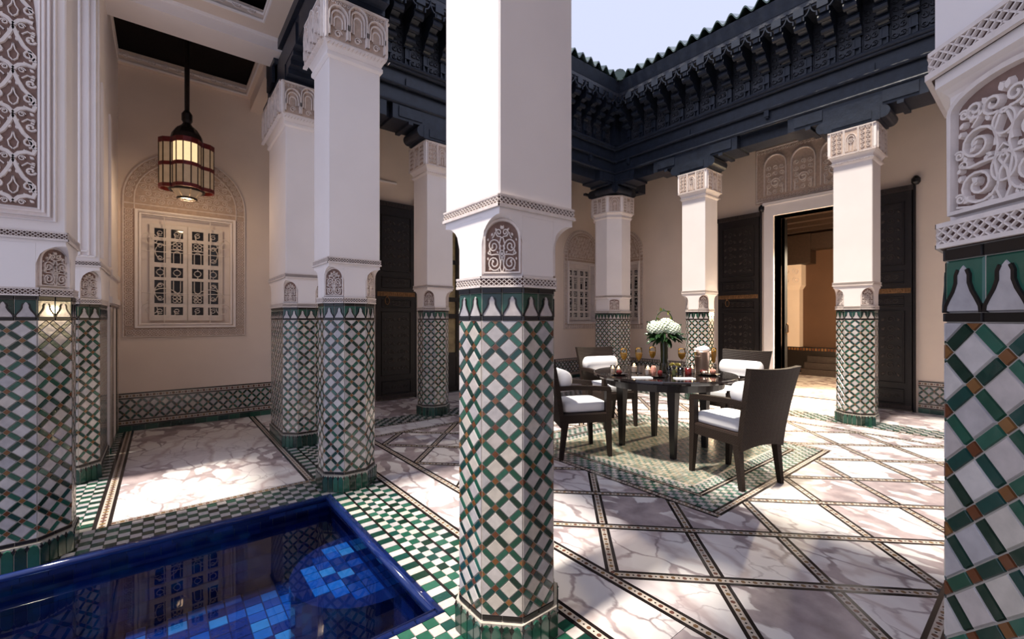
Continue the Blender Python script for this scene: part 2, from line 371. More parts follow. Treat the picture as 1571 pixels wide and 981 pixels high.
def arch_outline(w, h, spring, n=14):                # closed arch polygon, origin bottom centre
    return [(-w / 2, 0), (w / 2, 0)] + [(w / 2 * cos(pi * i / n), spring + (h - spring) * sin(pi * i / n)) for i in range(n + 1)]
_cache = {}
def niche_meshes(w, h):
    key = ('n', round(w, 3), round(h, 3)); rise = w * 0.52 if w < .17 else .035
    if key not in _cache:
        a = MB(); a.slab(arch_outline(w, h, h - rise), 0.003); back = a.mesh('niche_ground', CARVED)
        b = MB(); arabesque_niche(b, w * 0.94, h * 0.95, 0.013); b.M = Matrix.Translation((0, 0, 0))
        fr = arch_outline(w * 1.0, h, h - rise)
        b.ribbon(fr, 0.012, 0.015, closed=True, top=0.7)
        _cache[key] = (back, b.mesh('arabesque', CARVE))
    return _cache[key]
def lattice_band(mb, x0, x1, z0, z1, bar, dep):      # two-row crossed lattice on the xz plane
    h = z1 - z0; n = max(2, round((x1 - x0) / (h * 0.62))); p = (x1 - x0) / n
    for i in range(-2, n + 1):
        for sgn in (1, -1):
            a = (x0 + i * p, z0 if sgn > 0 else z1); b = (x0 + (i + 2) * p, z1 if sgn > 0 else z0)
            if b[0] <= x0 or a[0] >= x1: continue
            if a[0] < x0: t = (x0 - a[0]) / (b[0] - a[0]); a = (x0, a[1] + (b[1] - a[1]) * t)
            if b[0] > x1: t = (x1 - a[0]) / (b[0] - a[0]); b = (x1, a[1] + (b[1] - a[1]) * t)
            mb.ribbon([a, b], bar, dep, top=0.7)
# lattice tile meshes -------------------------------------------------
def tile_mesh(kind, poly, mat, th=0.0035):
    key = (kind, tuple((round(x, 4), round(z, 4)) for x, z in poly))
    if key not in _cache:
        m = MB(); m.cur = 0.0; m.slab(poly, th, inset=0.07); _cache[key] = m.mesh(kind, mat, rnd=False)
    return _cache[key]
def lattice_tiles(Wd, H, K0, pitch=0.0533, rows=None):
    n = max(2, round(Wd / pitch)); w = Wd / n; R = rows or round(H / 0.0521); h = H / R; out = []
    q, s = 0.335, 0.13
    for k in range(n + 1):
        for r in range(R + 1):
            cx, cz = k * w, r * h
            if (k + K0 + r) % 2: poly = [(2 * q * w, 0), (0, 2 * q * h), (-2 * q * w, 0), (0, -2 * q * h)]; kind = 'white_tile'
            else: poly = [(2 * s * w, 0), (0, 2 * s * h), (-2 * s * w, 0), (0, -2 * s * h)]; kind = 'brown_tile'
            out.append((kind, cx, cz, poly))
    for k in range(n):
        for r in range(R):
            cx, cz = (k + .5) * w, (r + .5) * h
            e, f = ((w, h), (w, -h)) if (k + K0 + r) % 2 == 0 else ((w, -h), (w, h))
            poly = [(i * q * e[0] + j * s * f[0], i * q * e[1] + j * s * f[1]) for i, j in ((-1, -1), (1, -1), (1, 1), (-1, 1))]
            out.append(('green_strip', cx, cz, poly))
    res = []
    for kind, cx, cz, poly in out:
        p = clip_rect([(x + cx, z + cz) for x, z in poly], 0.001, Wd - 0.001, 0.001, H - 0.001)
        if p: res.append((kind, cx, cz, [(x - cx, z - cz) for x, z in p]))
    return res, n
TMAT = {'white_tile': T_WHITE, 'brown_tile': T_BROWN, 'green_strip': T_GREEN}

# ------------------------------------------------------------------ columns
def cutrect(hx, hy, c):
    if not isinstance(c, (list, tuple)): c = (c,) * 4
    a, b, d, e = c     # ++, -+, --, +-
    return [(hx, -hy + e), (hx, hy - a), (hx - a, hy), (-hx + b, hy), (-hx, hy - b), (-hx, -hy + d), (-hx + d, -hy), (hx - e, -hy)]
def faces_of(poly):
    out = []
    n = len(poly)
    for i in range(n):
        p, q = poly[i], poly[(i + 1) % n]; L = hypot(q[0] - p[0], q[1] - p[1])
        if L > 0.02: out.append((p, ((q[0] - p[0]) / L, (q[1] - p[1]) / L), L))
    return out
Z_PL, Z_L0, Z_L1, Z_F0, Z_F1, Z_B0, Z_B1, Z_T1, Z_S0, Z_C0, Z_C1 = 0.13, 0.15, 1.295, 1.312, 1.402, 1.424, 1.468, 1.712, 1.768, 3.25, 3.665
def column(label, cx, cy, hx, hy, cut, sx, sy, level, capital='panel', rows=True, shaftcut=None, group=None, panel=False, niche_corners='visible'):
    root = thing('tiled_column', label, 'column', (cx, cy, 0), 0, group)
    def sees(p, d, L):
        mx, my = cx + p[0] + d[0] * L / 2, cy + p[1] + d[1] * L / 2
        return (-mx) * d[1] + (-my) * (-d[0]) > 0 and True
    plan = cutrect(hx, hy, cut)
    core = MB(); core.prism(plan, Z_PL - 0.02, Z_B0); core.build('grout_core', GROUT, root)
    plp = cutrect(hx + 0.012, hy + 0.012, cut); c2 = MB(); c2.prism(plp, 0.0, Z_PL - 0.004); c2.build('plinth_core', GROUT, root)
    stuff = {}
    def st(kind):
        if kind not in stuff: stuff[kind] = MB()
        return stuff[kind]
    K = 0; counts = {}
    def put(kind, mat, poly, p, d, x, z, indiv, th=0.0035):
        rz = atan2(d[1], d[0]); loc = (p[0] + d[0] * x, p[1] + d[1] * x, z)
        if indiv and counts.get(kind, 0) < 300:
            counts[kind] = counts.get(kind, 0) + 1
            link(kind, tile_mesh(kind, poly, mat, th), root, loc, rz)
        else:
            m = st(kind); m.M = Matrix.Translation(loc) @ Matrix.Rotation(rz, 4, 'Z'); m.cur = random.random(); m.slab(poly, th, inset=0.07); m.M = Matrix()
    MAT = dict(TMAT)
    lat = faces_of(plan); pl = faces_of(plp)
    for fi, (p, d, L) in enumerate(lat):
        vis = sees(p, d, L); px = project(cx + p[0] + d[0] * L / 2, cy + p[1] + d[1] * L / 2)[0]
        vis = vis and -120 < px < 1700
        ts, n = lattice_tiles(L, Z_L1 - Z_L0, K); K += n
        for kind, x, z, poly in ts:
            ind = vis and (level == 'full' or (level == 'white' and kind == 'white_tile'))
            put(kind, TMAT[kind], poly, p, d, x, Z_L0 + z, ind)
        # black listels above and below the lattice
        nb = max(1, round(L / 0.08))
        for z0, z1 in ((Z_PL + 0.001, Z_L0 - 0.002), (Z_L1 + 0.001, Z_F0 - 0.001), (Z_F1 + 0.001, Z_B0 - 0.002)):
            for i in range(nb):
                a, b = L * i / nb + 0.0008, L * (i + 1) / nb - 0.0008
                put('black_tile', T_BLACK, [(a - L * (i + .5) / nb, 0), (b - L * (i + .5) / nb, 0), (b - L * (i + .5) / nb, z1 - z0), (a - L * (i + .5) / nb, z1 - z0)], p, d, L * (i + .5) / nb, z0, vis and level == 'full', 0.005)
        # frieze of white bells, black outlines and green spandrels
        nbell = max(1, round(L / 0.08)); bw = L / nbell; hh = Z_F1 - Z_F0
        MAT['bell_tile'] = T_WHITE; MAT['green_tile'] = T_GREEN; MAT['black_outline'] = T_BLACK
        for i in range(nbell):
            xc = (i + .5) * bw; iv = vis and level in ('full', 'white') and level == 'full'
            put('green_tile', T_GREEN, [(-bw / 2 + .001, 0), (bw / 2 - .001, 0), (bw / 2 - .001, hh), (-bw / 2 + .001, hh)], p, d, xc, Z_F0, iv, 0.0025)
            half = [(0.46, 0.0), (0.44, 0.12), (0.36, 0.24), (0.24, 0.40), (0.17, 0.55), (0.17, 0.70), (0.11, 0.80), (0.0, 0.90)]
            prof = [(x * bw, z * hh) for x, z in half] + [(-x * bw, z * hh) for x, z in reversed(half[:-1])]
            put('bell_tile', T_WHITE, prof, p, d, xc, Z_F0, iv, 0.0045)
            m = st('black_outline'); m.M = Matrix.Translation((p[0] + d[0] * xc, p[1] + d[1] * xc, Z_F0)) @ Matrix.Rotation(atan2(d[1], d[0]), 4, 'Z'); m.cur = random.random()
            for sg in (1, -1): m.ribbon([(sg * x * bw, z * hh) for x, z in half[:-1]], bw * 0.085, 0.0062, top=0.9)
            m.M = Matrix()
    for fi, (p, d, L) in enumerate(pl):
        vis = sees(p, d, L) and level in ('full',)
        n = max(2, round(L / 0.045)); w = L / n; zt = Z_PL - 0.004
        for i in range(n):
            a = w / 2 - 0.0012
            put('plinth_tile', T_GREEN, [(-a, 0.001), (a, 0.001), (a, zt * 0.72), (a * 0.6, zt * 0.9), (0, zt * 0.96), (-a * 0.6, zt * 0.9), (-a, zt * 0.72)], p, d, (i + .5) * w, 0, vis, 0.005)
            put('plinth_star', T_BLACK, [(0.011, 0), (0.004, 0.005), (0, 0.017), (-0.004, 0.005), (-0.011, 0), (-0.004, -0.005), (0, -0.017), (0.004, -0.005)], p, d, i * w + (0.004 if i == 0 else 0), zt * 0.86, False, 0.006)
    MATS = {'white_tile': T_WHITE, 'brown_tile': T_BROWN, 'green_strip': T_GREEN, 'black_tile': T_BLACK, 'bell_tile': T_WHITE, 'green_tile': T_GREEN, 'black_outline': T_BLACK, 'plinth_tile': T_GREEN, 'plinth_star': T_BLACK}
    for kind, m in stuff.items(): m.build(kind, MATS[kind], root, kind='stuff')
    # carved band on the octagon
    bp = cutrect(hx + 0.008, hy + 0.008, cut); core = MB(); core.prism(bp, Z_B0, Z_B1); core.build('band_ground', BROWNHOLE, root)
    m = MB()
    for p, d, L in faces_of(bp):
        m.M = Matrix.Translation((p[0], p[1], 0)) @ Matrix.Rotation(atan2(d[1], d[0]), 4, 'Z')
        m.ribbon([(0, Z_B0 + 0.004), (L, Z_B0 + 0.004)], 0.008, 0.006, top=0.9); m.ribbon([(0, Z_B1 - 0.004), (L, Z_B1 - 0.004)], 0.009, 0.006, top=0.9)
        lattice_band(m, 0, L, Z_B0 + 0.006, Z_B1 - 0.006, 0.0034, 0.005)
    m.M = Matrix(); m.build('carved_band', CARVE, root, kind='stuff')
    # transition with arched corner niches
    m = MB(); m.prism(cutrect(hx - 0.004, hy - 0.004, cut), Z_B1, Z_T1)
    zs, za = Z_B1 + 0.125, 0.10
    for (gx, gy) in ((1, 1), (-1, 1), (-1, -1), (1, -1)):
        c = (cut if not isinstance(cut, (list, tuple)) else cut[0]) + 0.0
        base = Vector((gx * (sx), gy * (sy)))                      # outer corner of the square
        ca = Vector((gx * sx, gy * (sy - c))); cb = Vector((gx * (sx - c), gy * sy))
        if gx * gy < 0: ca, cb = cb, ca
        N = 14; ins = []; outs = []; zz = []
        for i in range(N + 1):
            t = -1 + 2 * i / N
            pin = ca.lerp(cb, (t + 1) / 2)
            pout = ca.lerp(base, (t + 1)) if t <= 0 else base.lerp(cb, t)
            ins.append(pin); outs.append(pout); zz.append(zs + za * sqrt(max(0, 1 - t * t)))
        v = []; f = []
        for i in range(N + 1): v += [(ins[i].x, ins[i].y, zz[i]), (outs[i].x, outs[i].y, zz[i]), (outs[i].x, outs[i].y, Z_T1 - 0.012)]
        for i in range(N): a, b = 3 * i, 3 * i + 3; f += [(a, b, b + 1, a + 1), (a + 1, b + 1, b + 2, a + 2)]
        m.add(v, f)
    q_ = cutrect(sx, sy, 0.002); m.loft([(q_, Z_T1 - 0.012), (q_, Z_T1 + 0.008)])
    c_ = cut if not isinstance(cut, tuple) else cut[0]
    m.box(-sx, sx, -(sy - c_) + .0005, sy - c_ - .0005, Z_B1, Z_T1 - .0125); m.box(-(sx - c_) + .0005, sx - c_ - .0005, -sy, sy, Z_B1, Z_T1 - .0125)
    if shaftcut is not None:
        m = MB(); m.loft([(cutrect(hx - .004, hy - .004, cut), Z_B1)] + [(cutrect(hx - .004 + e, hy - .004 + e, [cut + (q - cut) * e / .016 for q in shaftcut]), z) for e, z in ((0, Z_B1 + .222), (.003, Z_B1 + .226), (.009, Z_B1 + .231), (.016, Z_T1 - .010), (.016, Z_T1 + .008))])
    m.build('transition_block', PLASTER, root)
    for (gx, gy) in ((1, 1), (-1, 1), (-1, -1), (1, -1)):
        c = cut if not isinstance(cut, (list, tuple)) else cut[0]
        ex, ey = gx * (hx - 0.004 - c / 2), gy * (hy - 0.004 - c / 2)
        nrm = Vector((gx, gy)).normalized()
        if (-(cx + ex)) * nrm.x + (-(cy + ey)) * nrm.y < -0.02: continue
        wN = min(c * sqrt(2) * 0.86, 0.2); rz = atan2(nrm.y, nrm.x) + pi / 2
        back, rel = niche_meshes(wN, 0.205)
        nb = link('niche', back, root, (ex, ey, Z_B1 + 0.014), rz); r = link('arabesque', rel, nb, (0, 0, 0)); r['kind'] = 'stuff'
    # carved band on the square, shaft and capital
    sp = cutrect(sx + 0.004, sy + 0.004, 0.0001) if shaftcut is None else cutrect(sx + 0.004, sy + 0.004, shaftcut)
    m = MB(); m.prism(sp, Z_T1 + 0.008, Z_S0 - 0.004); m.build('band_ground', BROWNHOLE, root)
    m = MB()
    for p, d, L in faces_of(sp):
        m.M = Matrix.Translation((p[0], p[1], 0)) @ Matrix.Rotation(atan2(d[1], d[0]), 4, 'Z')
        m.ribbon([(-0.004, Z_T1 + 0.012), (L + 0.004, Z_T1 + 0.012)], 0.012, 0.008, top=0.9); m.ribbon([(0, Z_S0 - 0.006), (L, Z_S0 - 0.006)], 0.008, 0.006, top=0.9)
        lattice_band(m, 0, L, Z_T1 + 0.016, Z_S0 - 0.008, 0.0034, 0.005)
    m.M = Matrix(); m.build('carved_band', CARVE, root, kind='stuff')
    shp = cutrect(sx, sy, 0.006) if shaftcut is None else cutrect(sx, sy, shaftcut)
    m = MB(); m.prism(shp, Z_S0 - 0.004, Z_C0 if capital else 4.62); sh = m.build('shaft', PLASTER, root)
    if capital: cap(root, sx, sy, capital, shaftcut, cx, cy)
    return root
def cap(root, sx, sy, style, shaftcut, cx, cy):
    def ring(e): return cutrect(sx + e, sy + e, 0.004 if shaftcut is None else shaftcut)
    m = MB(); m.loft([(ring(0.004), 3.235), (ring(0.018), 3.25), (ring(0.018), 3.275), (ring(0.008), 3.285), (ring(0.022), 3.315), (ring(0.042), 3.345), (ring(0.048), 3.375), (ring(0.048), Z_C1)])
    cp = m.build('capital', PLASTER, root)
    e = 0.048; g = MB(); r = MB()
    for p, d, L in faces_of(ring(e)):
        nx, ny = d[1], -d[0]
        if (-(cx + p[0])) * nx + (-(cy + p[1])) * ny < -0.3 * L: continue
        M = Matrix.Translation((p[0], p[1], 0)) @ Matrix.Rotation(atan2(d[1], d[0]), 4, 'Z')
        g.M = M; r.M = M
        z0, z1 = 3.375, Z_C1 - 0.012
        if style == 'muqarnas' and L > 0.3:
            g.slab([(0.03, z0 - .02), (L - 0.03, z0 - .02), (L - 0.03, z1), (0.03, z1)], 0.002)
            for a, b in (((0.015, z0 - .03), (0.015, z1)), ((L - 0.015, z0 - .03), (L - 0.015, z1)), ((0.0, z1), (L, z1))): r.ribbon([a, b], 0.022, 0.018)
            n3 = 3 if L < 0.7 else 5
            for i in range(n3):
                xc = L * (i + 0.5) / n3 * 0.9 + L * 0.05; hi = (0.05 if i == n3 // 2 else 0.0)
                aw = L * 0.9 / n3 * 0.46
                for q, (wq, zq, hq) in enumerate(((1.0, 0.175, 0.03), (0.74, 0.16, 0.022), (0.46, 0.14, 0.014))):
                    zz = z0 + zq + hi - 0.03
                    r.ribbon([(xc - aw * wq, z0 + 0.06)] + [(xc - aw * wq * cos(pi * k / 10), zz + aw * wq * 1.1 * sin(pi * k / 10)) for k in range(11)] + [(xc + aw * wq, z0 + 0.06)], 0.013, hq)
                g.slab(arch_outline(aw * 0.8, 0.18 + hi, 0.13 + hi, 8) and [(xc + x, z0 + 0.05 + z) for x, z in arch_outline(aw * 0.8, 0.16 + hi, 0.11 + hi, 8)], 0.006)
                for k in (-1, 1): r.ribbon([(xc + k * aw * 0.98, z0 - 0.01), (xc + k * aw * 0.98, z0 + 0.1)], 0.016, 0.03)
                r.ribbon(spiral(xc, z0 + 0.02, 0.028, 0.006, 0, 1.5, 10), 0.008, 0.014)
            for i in range(int(L / 0.028)):
                r.ribbon(arc(0.03 + i * 0.028, z1 - 0.03, 0.009, 0, 2 * pi, 6), 0.006, 0.012)
                r.ribbon([(0.02 + i * 0.028, 3.30), (0.036 + i * 0.028, 3.318)], 0.008, 0.03, h0=0.0)
        else:
            n3 = 3 if L > 0.3 else 1
            for i in range(n3):
                w3 = (L - 0.05) / n3; xc = 0.025 + (i + .5) * w3
                mid = (i == 1 or n3 == 1)
                g.slab([(xc - w3 * .42, z0 - .01), (xc + w3 * .42, z0 - .01), (xc + w3 * .42, z1 - .02), (xc - w3 * .42, z1 - .02)], 0.002)
                for sg in (-1, 1): r.ribbon([(xc + sg * w3 * .46, z0 - 0.03), (xc + sg * w3 * .46, z1)], 0.013, 0.014)
                if mid:
                    for wq in (1.0, 0.66): r.ribbon([(xc - w3 * .36 * wq, z0)] + [(xc - w3 * .36 * wq * cos(pi * k / 8), z0 + 0.14 + w3 * .5 * wq * sin(pi * k / 8)) for k in range(9)] + [(xc + w3 * .36 * wq, z0)], 0.011, 0.014)
                    r.ribbon(spiral(xc, z0 + 0.12, 0.032, 0.006, 0, 1.6, 8), 0.009, 0.012)
                    r.ribbon([(xc, z0), (xc, z0 + 0.09)], 0.01, 0.012)
                else:
                    for kz in range(5):
                        for sg in (-1, 1): r.ribbon(spiral(xc + sg * w3 * .19, z0 + 0.03 + kz * 0.055, 0.024, 0.005, sg * pi / 2, sg * 1.3, 8), 0.008, 0.011)
            r.ribbon([(0, z1), (L, z1)], 0.02, 0.012); r.ribbon([(0, z0 - 0.03), (L, z0 - 0.03)], 0.014, 0.012)
            for i in range(int(L / 0.03)): r.ribbon([(0.01 + i * 0.03, 3.262), (0.03 + i * 0.03, 3.262)], 0.008, -0.018, h0=-0.03)
    g.M = Matrix(); r.M = Matrix()
    g.build('carved_ground', CARVEM, cp); r.build('carved_relief', CARVE, cp, kind='stuff')

# ------------------------------------------------------------------ floor
POOL = (-1.5, 0.985, 1.70, 3.375)
PU0, PU1, PV0, PV1 = POOL
m = MB()
for x0, x1, y0, y1 in ((-1.9, PU0, -1.0, 6.9), (PU1, 8.26, -1.0, 6.9), (PU0, PU1, -1.0, PV0), (PU0, PU1, PV1, 6.9), (8.26, 12.7, 0.5, 5.2)):
    m.box(x0, x1, y0, y1, -0.12, -0.005)
floor = m.build('floor', DGROUT, kind='structure')
def slab(poly, z=0.0, name='marble_slab', mat=MARBLE):
    if len(poly) < 3 or area(poly) < 0.002: return
    cx = sum(p[0] for p in poly) / len(poly); cy = sum(p[1] for p in poly) / len(poly)
    b = MB(); b.plate([(x - cx, y - cy) for x, y in poly], 0.0, -0.005 - z, 0.0)
    return b.build(name, mat, floor, (cx, cy, z))
def slab_union(polys, z=0.0):
    polys = [p for p in polys if len(p) >= 3 and area(p) > 0.0005]
    if not polys: return
    cx = sum(q[0] for p in polys for q in p) / sum(map(len, polys)); cy = sum(q[1] for p in polys for q in p) / sum(map(len, polys))
    b = MB(); b.cur = random.random()
    for p in polys: b.plate([(x - cx, y - cy) for x, y in p], 0.0, -0.005, 0.0)
    b.build('marble_slab', MARBLE, floor, (cx, cy, z))
_dot = {}
def dot_mesh(kind, r):
    if (kind, r) not in _dot:
        n = 6 if kind == 'ochre_dot' else 4
        b = MB(); b.cur = 0.0; b.plate([(r * cos(2 * pi * (i) / n), r * sin(2 * pi * (i) / n)) for i in range(n)], 0.0007, -0.001, 0.1)
        _dot[(kind, r)] = b.mesh(kind, M_OCHRE if kind == 'ochre_dot' else M_BLACK, rnd=False)
    return _dot[(kind, r)]
n_dots = [0]
ods, bds, strips, creams = MB(), MB(), MB(), MB()
def band(p, q, w=0.07, z=0.0004, line=0.0185, pitch=0.055):
    p, q = Vector(p), Vector(q); L = (q - p).length
    if L < 0.03: return
    d = (q - p) / L; n = Vector((-d.y, d.x)); c = (p + q) / 2
    def quad(o0, o1): return [tuple(p + n * o0 - c), tuple(q + n * o0 - c), tuple(q + n * o1 - c), tuple(p + n * o1 - c)]
    for s0, s1 in ((-w / 2, -w / 2 + line), (w / 2 - line, w / 2)):
        b = MB(); b.plate(quad(s0, s1), 0.0, -0.006); b.build('black_strip', M_BLACK, floor, (c.x, c.y, z))
    b = MB(); b.plate(quad(-w / 2 + line, w / 2 - line), 0.0, -0.006); b.build('cream_strip', M_CREAM, floor, (c.x, c.y, z - 0.0002))
    k = int(L / pitch); r = (w - 2 * line) * 0.38
    for i in range(k):
        for kind, off, rr in (('ochre_dot', 0.25, r), ('black_dot', 0.75, r * 0.5)):
            s = p + d * ((i + off) * L / k)
            px, py, Z = project(s.x, s.y)
            if Z < 2.75 and -20 < px < 1600 and py < 1000 and n_dots[0] < 280 and kind == 'ochre_dot':
                n_dots[0] += 1; link(kind, dot_mesh(kind, round(rr, 4)), floor, (s.x, s.y, z), atan2(d.y, d.x))
            elif -60 < px < 1640 and Z < 9:
                t = ods if kind == 'ochre_dot' else bds; nn = 6 if kind == 'ochre_dot' else 4; t.cur = random.random(); a0 = atan2(d.y, d.x)
                t.plate([(s.x + rr * cos(a0 + 2 * pi * j / nn), s.y + rr * sin(a0 + 2 * pi * j / nn)) for j in range(nn)], z + 0.0007, z - 0.001, 0.1)
def checker(x0, x1, y0, y1, indiv, t=0.0555, z=0.0, c1=T_GREEN, c2=T_WHITE, par=0):
    nx = max(1, round((x1 - x0) / t)); ny = max(1, round((y1 - y0) / t)); a, b = (x1 - x0) / nx, (y1 - y0) / ny
    ms = [MB(), MB()]; shared = None
    for i in range(nx):
        for j in range(ny):
            k = (i + j + par) % 2; cx, cy = x0 + (i + .5) * a, y0 + (j + .5) * b
            px, py, Z = project(cx, cy)
            q = [(-a / 2 + .0009, -b / 2 + .0009), (a / 2 - .0009, -b / 2 + .0009), (a / 2 - .0009, b / 2 - .0009), (-a / 2 + .0009, b / 2 - .0009)]
            kind = ('green_square', 'white_square')[k]; mt = (c1, c2)[k]
            if indiv and -10 < px < 1580 and py < 985 and check_n.get(kind, 0) < 300:
                check_n[kind] = check_n.get(kind, 0) + 1
                key = (kind, round(a, 4), round(b, 4))
                if key not in _cache:
                    s = MB(); s.cur = 0.0; s.plate(q, 0.0008, -0.005, 0.03); _cache[key] = s.mesh(kind, mt, rnd=False)
                link(kind, _cache[key], floor, (cx, cy, z))
            else:
                ms[k].cur = random.random(); ms[k].plate([(x + cx, y + cy) for x, y in q], z + 0.0008, -0.005, 0.03)
    for k in (0, 1):
        if ms[k].f: ms[k].build(('green_square', 'white_square')[k], (c1, c2)[k], floor, kind='stuff')
check_n = {}
CU, CV = 4.01, 2.52
LU0, LU1, LV0, LV1 = 1.80, 6.23, 0.345, 4.695
KU0, KU1, KV0, KV1 = 2.839, 5.18, 1.386, 3.654
A_ = [CU - CV + 0.369 + 0.7375 * k for k in range(-8, 8)]; B_ = [CU + CV + 0.369 + 0.7375 * k for k in range(-8, 8)]
for ia in range(len(A_) - 1):
    for ib in range(len(B_) - 1):
        a0, a1, b0, b1 = A_[ia], A_[ia + 1], B_[ib], B_[ib + 1]
        cell = [((a + b) / 2, (b - a) / 2) for a, b in ((a0, b0), (a1, b0), (a1, b1), (a0, b1))]
        cell = clip_rect(shrink(cell, 0.035), LU0, LU1, LV0, LV1)
        if not cell: continue
        inside = clip_rect(cell, KU0, KU1, KV0, KV1)
        if not inside: slab(cell); continue
        rest = [clip_half(cell, 1, 0, KU0), clip_half(cell, -1, 0, -KU1)]
        mid = clip_half(clip_half(cell, -1, 0, -KU0), 1, 0, KU1)
        if len(mid) >= 3: rest += [clip_half(mid, 0, 1, KV0), clip_half(mid, 0, -1, -KV1)]
        slab_union(rest)
def seg_rect(p, d, x0, x1, y0, y1):
    t0, t1 = -99, 99
    for o, dd, lo, hi in ((p[0], d[0], x0, x1), (p[1], d[1], y0, y1)):
        a, b = (lo - o) / dd, (hi - o) / dd
        if a > b: a, b = b, a
        t0, t1 = max(t0, a), min(t1, b)
    return (t0, t1) if t0 < t1 else None
for fam, vals in ((0, A_), (1, B_)):
    for c in vals:
        p = (c, 0) if fam == 0 else (c, 0); d = (sqrt(.5), sqrt(.5)) if fam == 0 else (sqrt(.5), -sqrt(.5))
        r = seg_rect(p, d, LU0, LU1, LV0, LV1)
        if not r: continue
        k = seg_rect(p, d, KU0, KU1, KV0, KV1); segs = [r] if not k else [(r[0], k[0]), (k[1], r[1])]
        for a, b in segs:
            if b - a > 0.05: band((p[0] + d[0] * a, p[1] + d[1] * a), (p[0] + d[0] * b, p[1] + d[1] * b), z=0.0004 + 0.0004 * fam)
def frame_bands(x0, x1, y0, y1, w, z):               # centre lines
    h = w / 2
    band((x0, y0 - h), (x0, y1 + h), w, z); band((x1, y0 - h), (x1, y1 + h), w, z)
    band((x0 + h, y0), (x1 - h, y0), w, z); band((x0 + h, y1), (x1 - h, y1), w, z)
frame_bands(1.765, 6.265, 0.31, 4.73, 0.07, 0.0012)
frame_bands(1.404, 6.63, -0.08, 5.12, 0.067, 0.0012)
def strip_slabs(x0, x1, y0, y1, n, along):
    for i in range(n):
        if along == 'y': a = y0 + (y1 - y0) * i / n; b = y0 + (y1 - y0) * (i + 1) / n - .002; slab([(x0, a), (x1, a), (x1, b), (x0, b)])
        else: a = x0 + (x1 - x0) * i / n; b = x0 + (x1 - x0) * (i + 1) / n - .002; slab([(a, y0), (b, y0), (b, y1), (a, y1)])
strip_slabs(1.438, 1.729, -0.046, 5.086, 5, 'y'); strip_slabs(6.301, 6.596, -0.046, 5.086, 5, 'y')
strip_slabs(1.731, 6.299, -0.046, 0.274, 5, 'x'); strip_slabs(1.731, 6.299, 4.766, 5.086, 5, 'x')
# checker borders
for k, (x0, x1) in enumerate(((PU1 + 0.001, 1.066), (1.078, 1.234), (1.246, 1.37))):
    checker(x0, x1, 1.0, 3.70, True, par=k); checker(x0, x1, 3.70, 5.09, False, par=k); checker(x0, x1, -0.9, 1.0, False, par=k)
for x in (1.072, 1.240):
    b = MB(); b.plate([(x - .006, -0.9), (x + .006, -0.9), (x + .006, 5.09), (x - .006, 5.09)], 0.001, -0.005); b.build('black_strip', M_BLACK, floor)
checker(-1.5, 0.984, PV1 + 0.001, 3.72, False, t=0.057); checker(0.3, 0.984, 1.2, PV0 - 0.001, False)
checker(-0.75, -0.335, 3.79, 6.74, False); checker(1.0, 8.2, 5.16, 5.52, False, t=0.06); checker(6.67, 7.05, -0.9, 5.15, False, t=0.06)
band((-0.29, 3.72), (-0.29, 6.75), 0.088, 0.001, line=0.02); band((0.945, 3.78), (0.945, 6.75), 0.07, 0.001); band((-0.245, 3.755), (0.984, 3.755), 0.06, 0.0014, line=0.008, pitch=0.04)
strip_slabs(-0.245, 0.909, 3.787, 6.74, 1, 'y')
strip_slabs(0.985, 8.2, 5.53, 6.74, 6, 'x'); strip_slabs(7.06, 8.25, -0.9, 5.15, 4, 'y')
for i in range(4): strip_slabs(8.47 + i * 1.03, 9.49 + i * 1.03, 0.8, 5.0, 3, 'y')
slab([(8.26, 2.1), (8.40, 2.1), (8.40, 3.1), (8.26, 3.1)]); slab([(8.40, 1.0), (8.46, 1.0), (8.46, 4.4), (8.40, 4.4)], name='black_strip', mat=M_BLACK)
# the mosaic carpet under the table
T_SAGE = tile_mat('sage_mosaic', [(0.06, 0.16, 0.12), (0.10, 0.20, 0.16), (0.04, 0.11, 0.09), (0.15, 0.23, 0.19)])
frame_bands(KU0 + .035, KU1 - .035, KV0 + .035, KV1 - .035, 0.068, 0.0016)
def ring(x0, x1, y0, y1, d, **k):
    checker(x0, x1, y0, y0 + d, False, **k); checker(x0, x1, y1 - d, y1, False, **k); checker(x0, x0 + d, y0 + d, y1 - d, False, **k); checker(x1 - d, x1, y0 + d, y1 - d, False, **k)
ring(KU0 + .07, KU1 - .07, KV0 + .07, KV1 - .07, 0.168, t=0.042, c1=T_SAGE)
frame_bands(KU0 + .262, KU1 - .262, KV0 + .262, KV1 - .262, 0.046, 0.0016)
T_TAN = tile_mat('tan_mosaic', [(0.46, 0.40, 0.30), (0.38, 0.33, 0.25), (0.52, 0.47, 0.38), (0.30, 0.29, 0.22)])
T_GREY = tile_mat('grey_green_mosaic', [(0.20, 0.27, 0.22), (0.30, 0.33, 0.28), (0.14, 0.20, 0.17), (0.36, 0.36, 0.30)])
x0, x1, y0, y1 = KU0 + .287, KU1 - .287, KV0 + .287, KV1 - .287
ring(x0, x1, y0, y1, 0.09, t=0.03, c1=T_SAGE, c2=T_WHITE)
b = MB()
for p, q in (((x0 + .09, y0 + .1), (x1 - .09, y0 + .1)), ((x0 + .09, y1 - .1), (x1 - .09, y1 - .1)), ((x0 + .1, y0 + .1), (x0 + .1, y1 - .1)), ((x1 - .1, y0 + .1), (x1 - .1, y1 - .1))):
    b.box(min(p[0], q[0]) - .01, max(p[0], q[0]) + .01, min(p[1], q[1]) - .01, max(p[1], q[1]) + .01, -0.005, 0.0008)
b.build('cream_strip', M_CREAM, floor)
checker(x0 + .11, x1 - .11, y0 + .11, y1 - .11, False, t=0.036, c1=T_GREY, c2=T_TAN)
ods.build('ochre_dot', M_OCHRE, floor, kind='stuff'); bds.build('black_dot', M_BLACK, floor, kind='stuff')

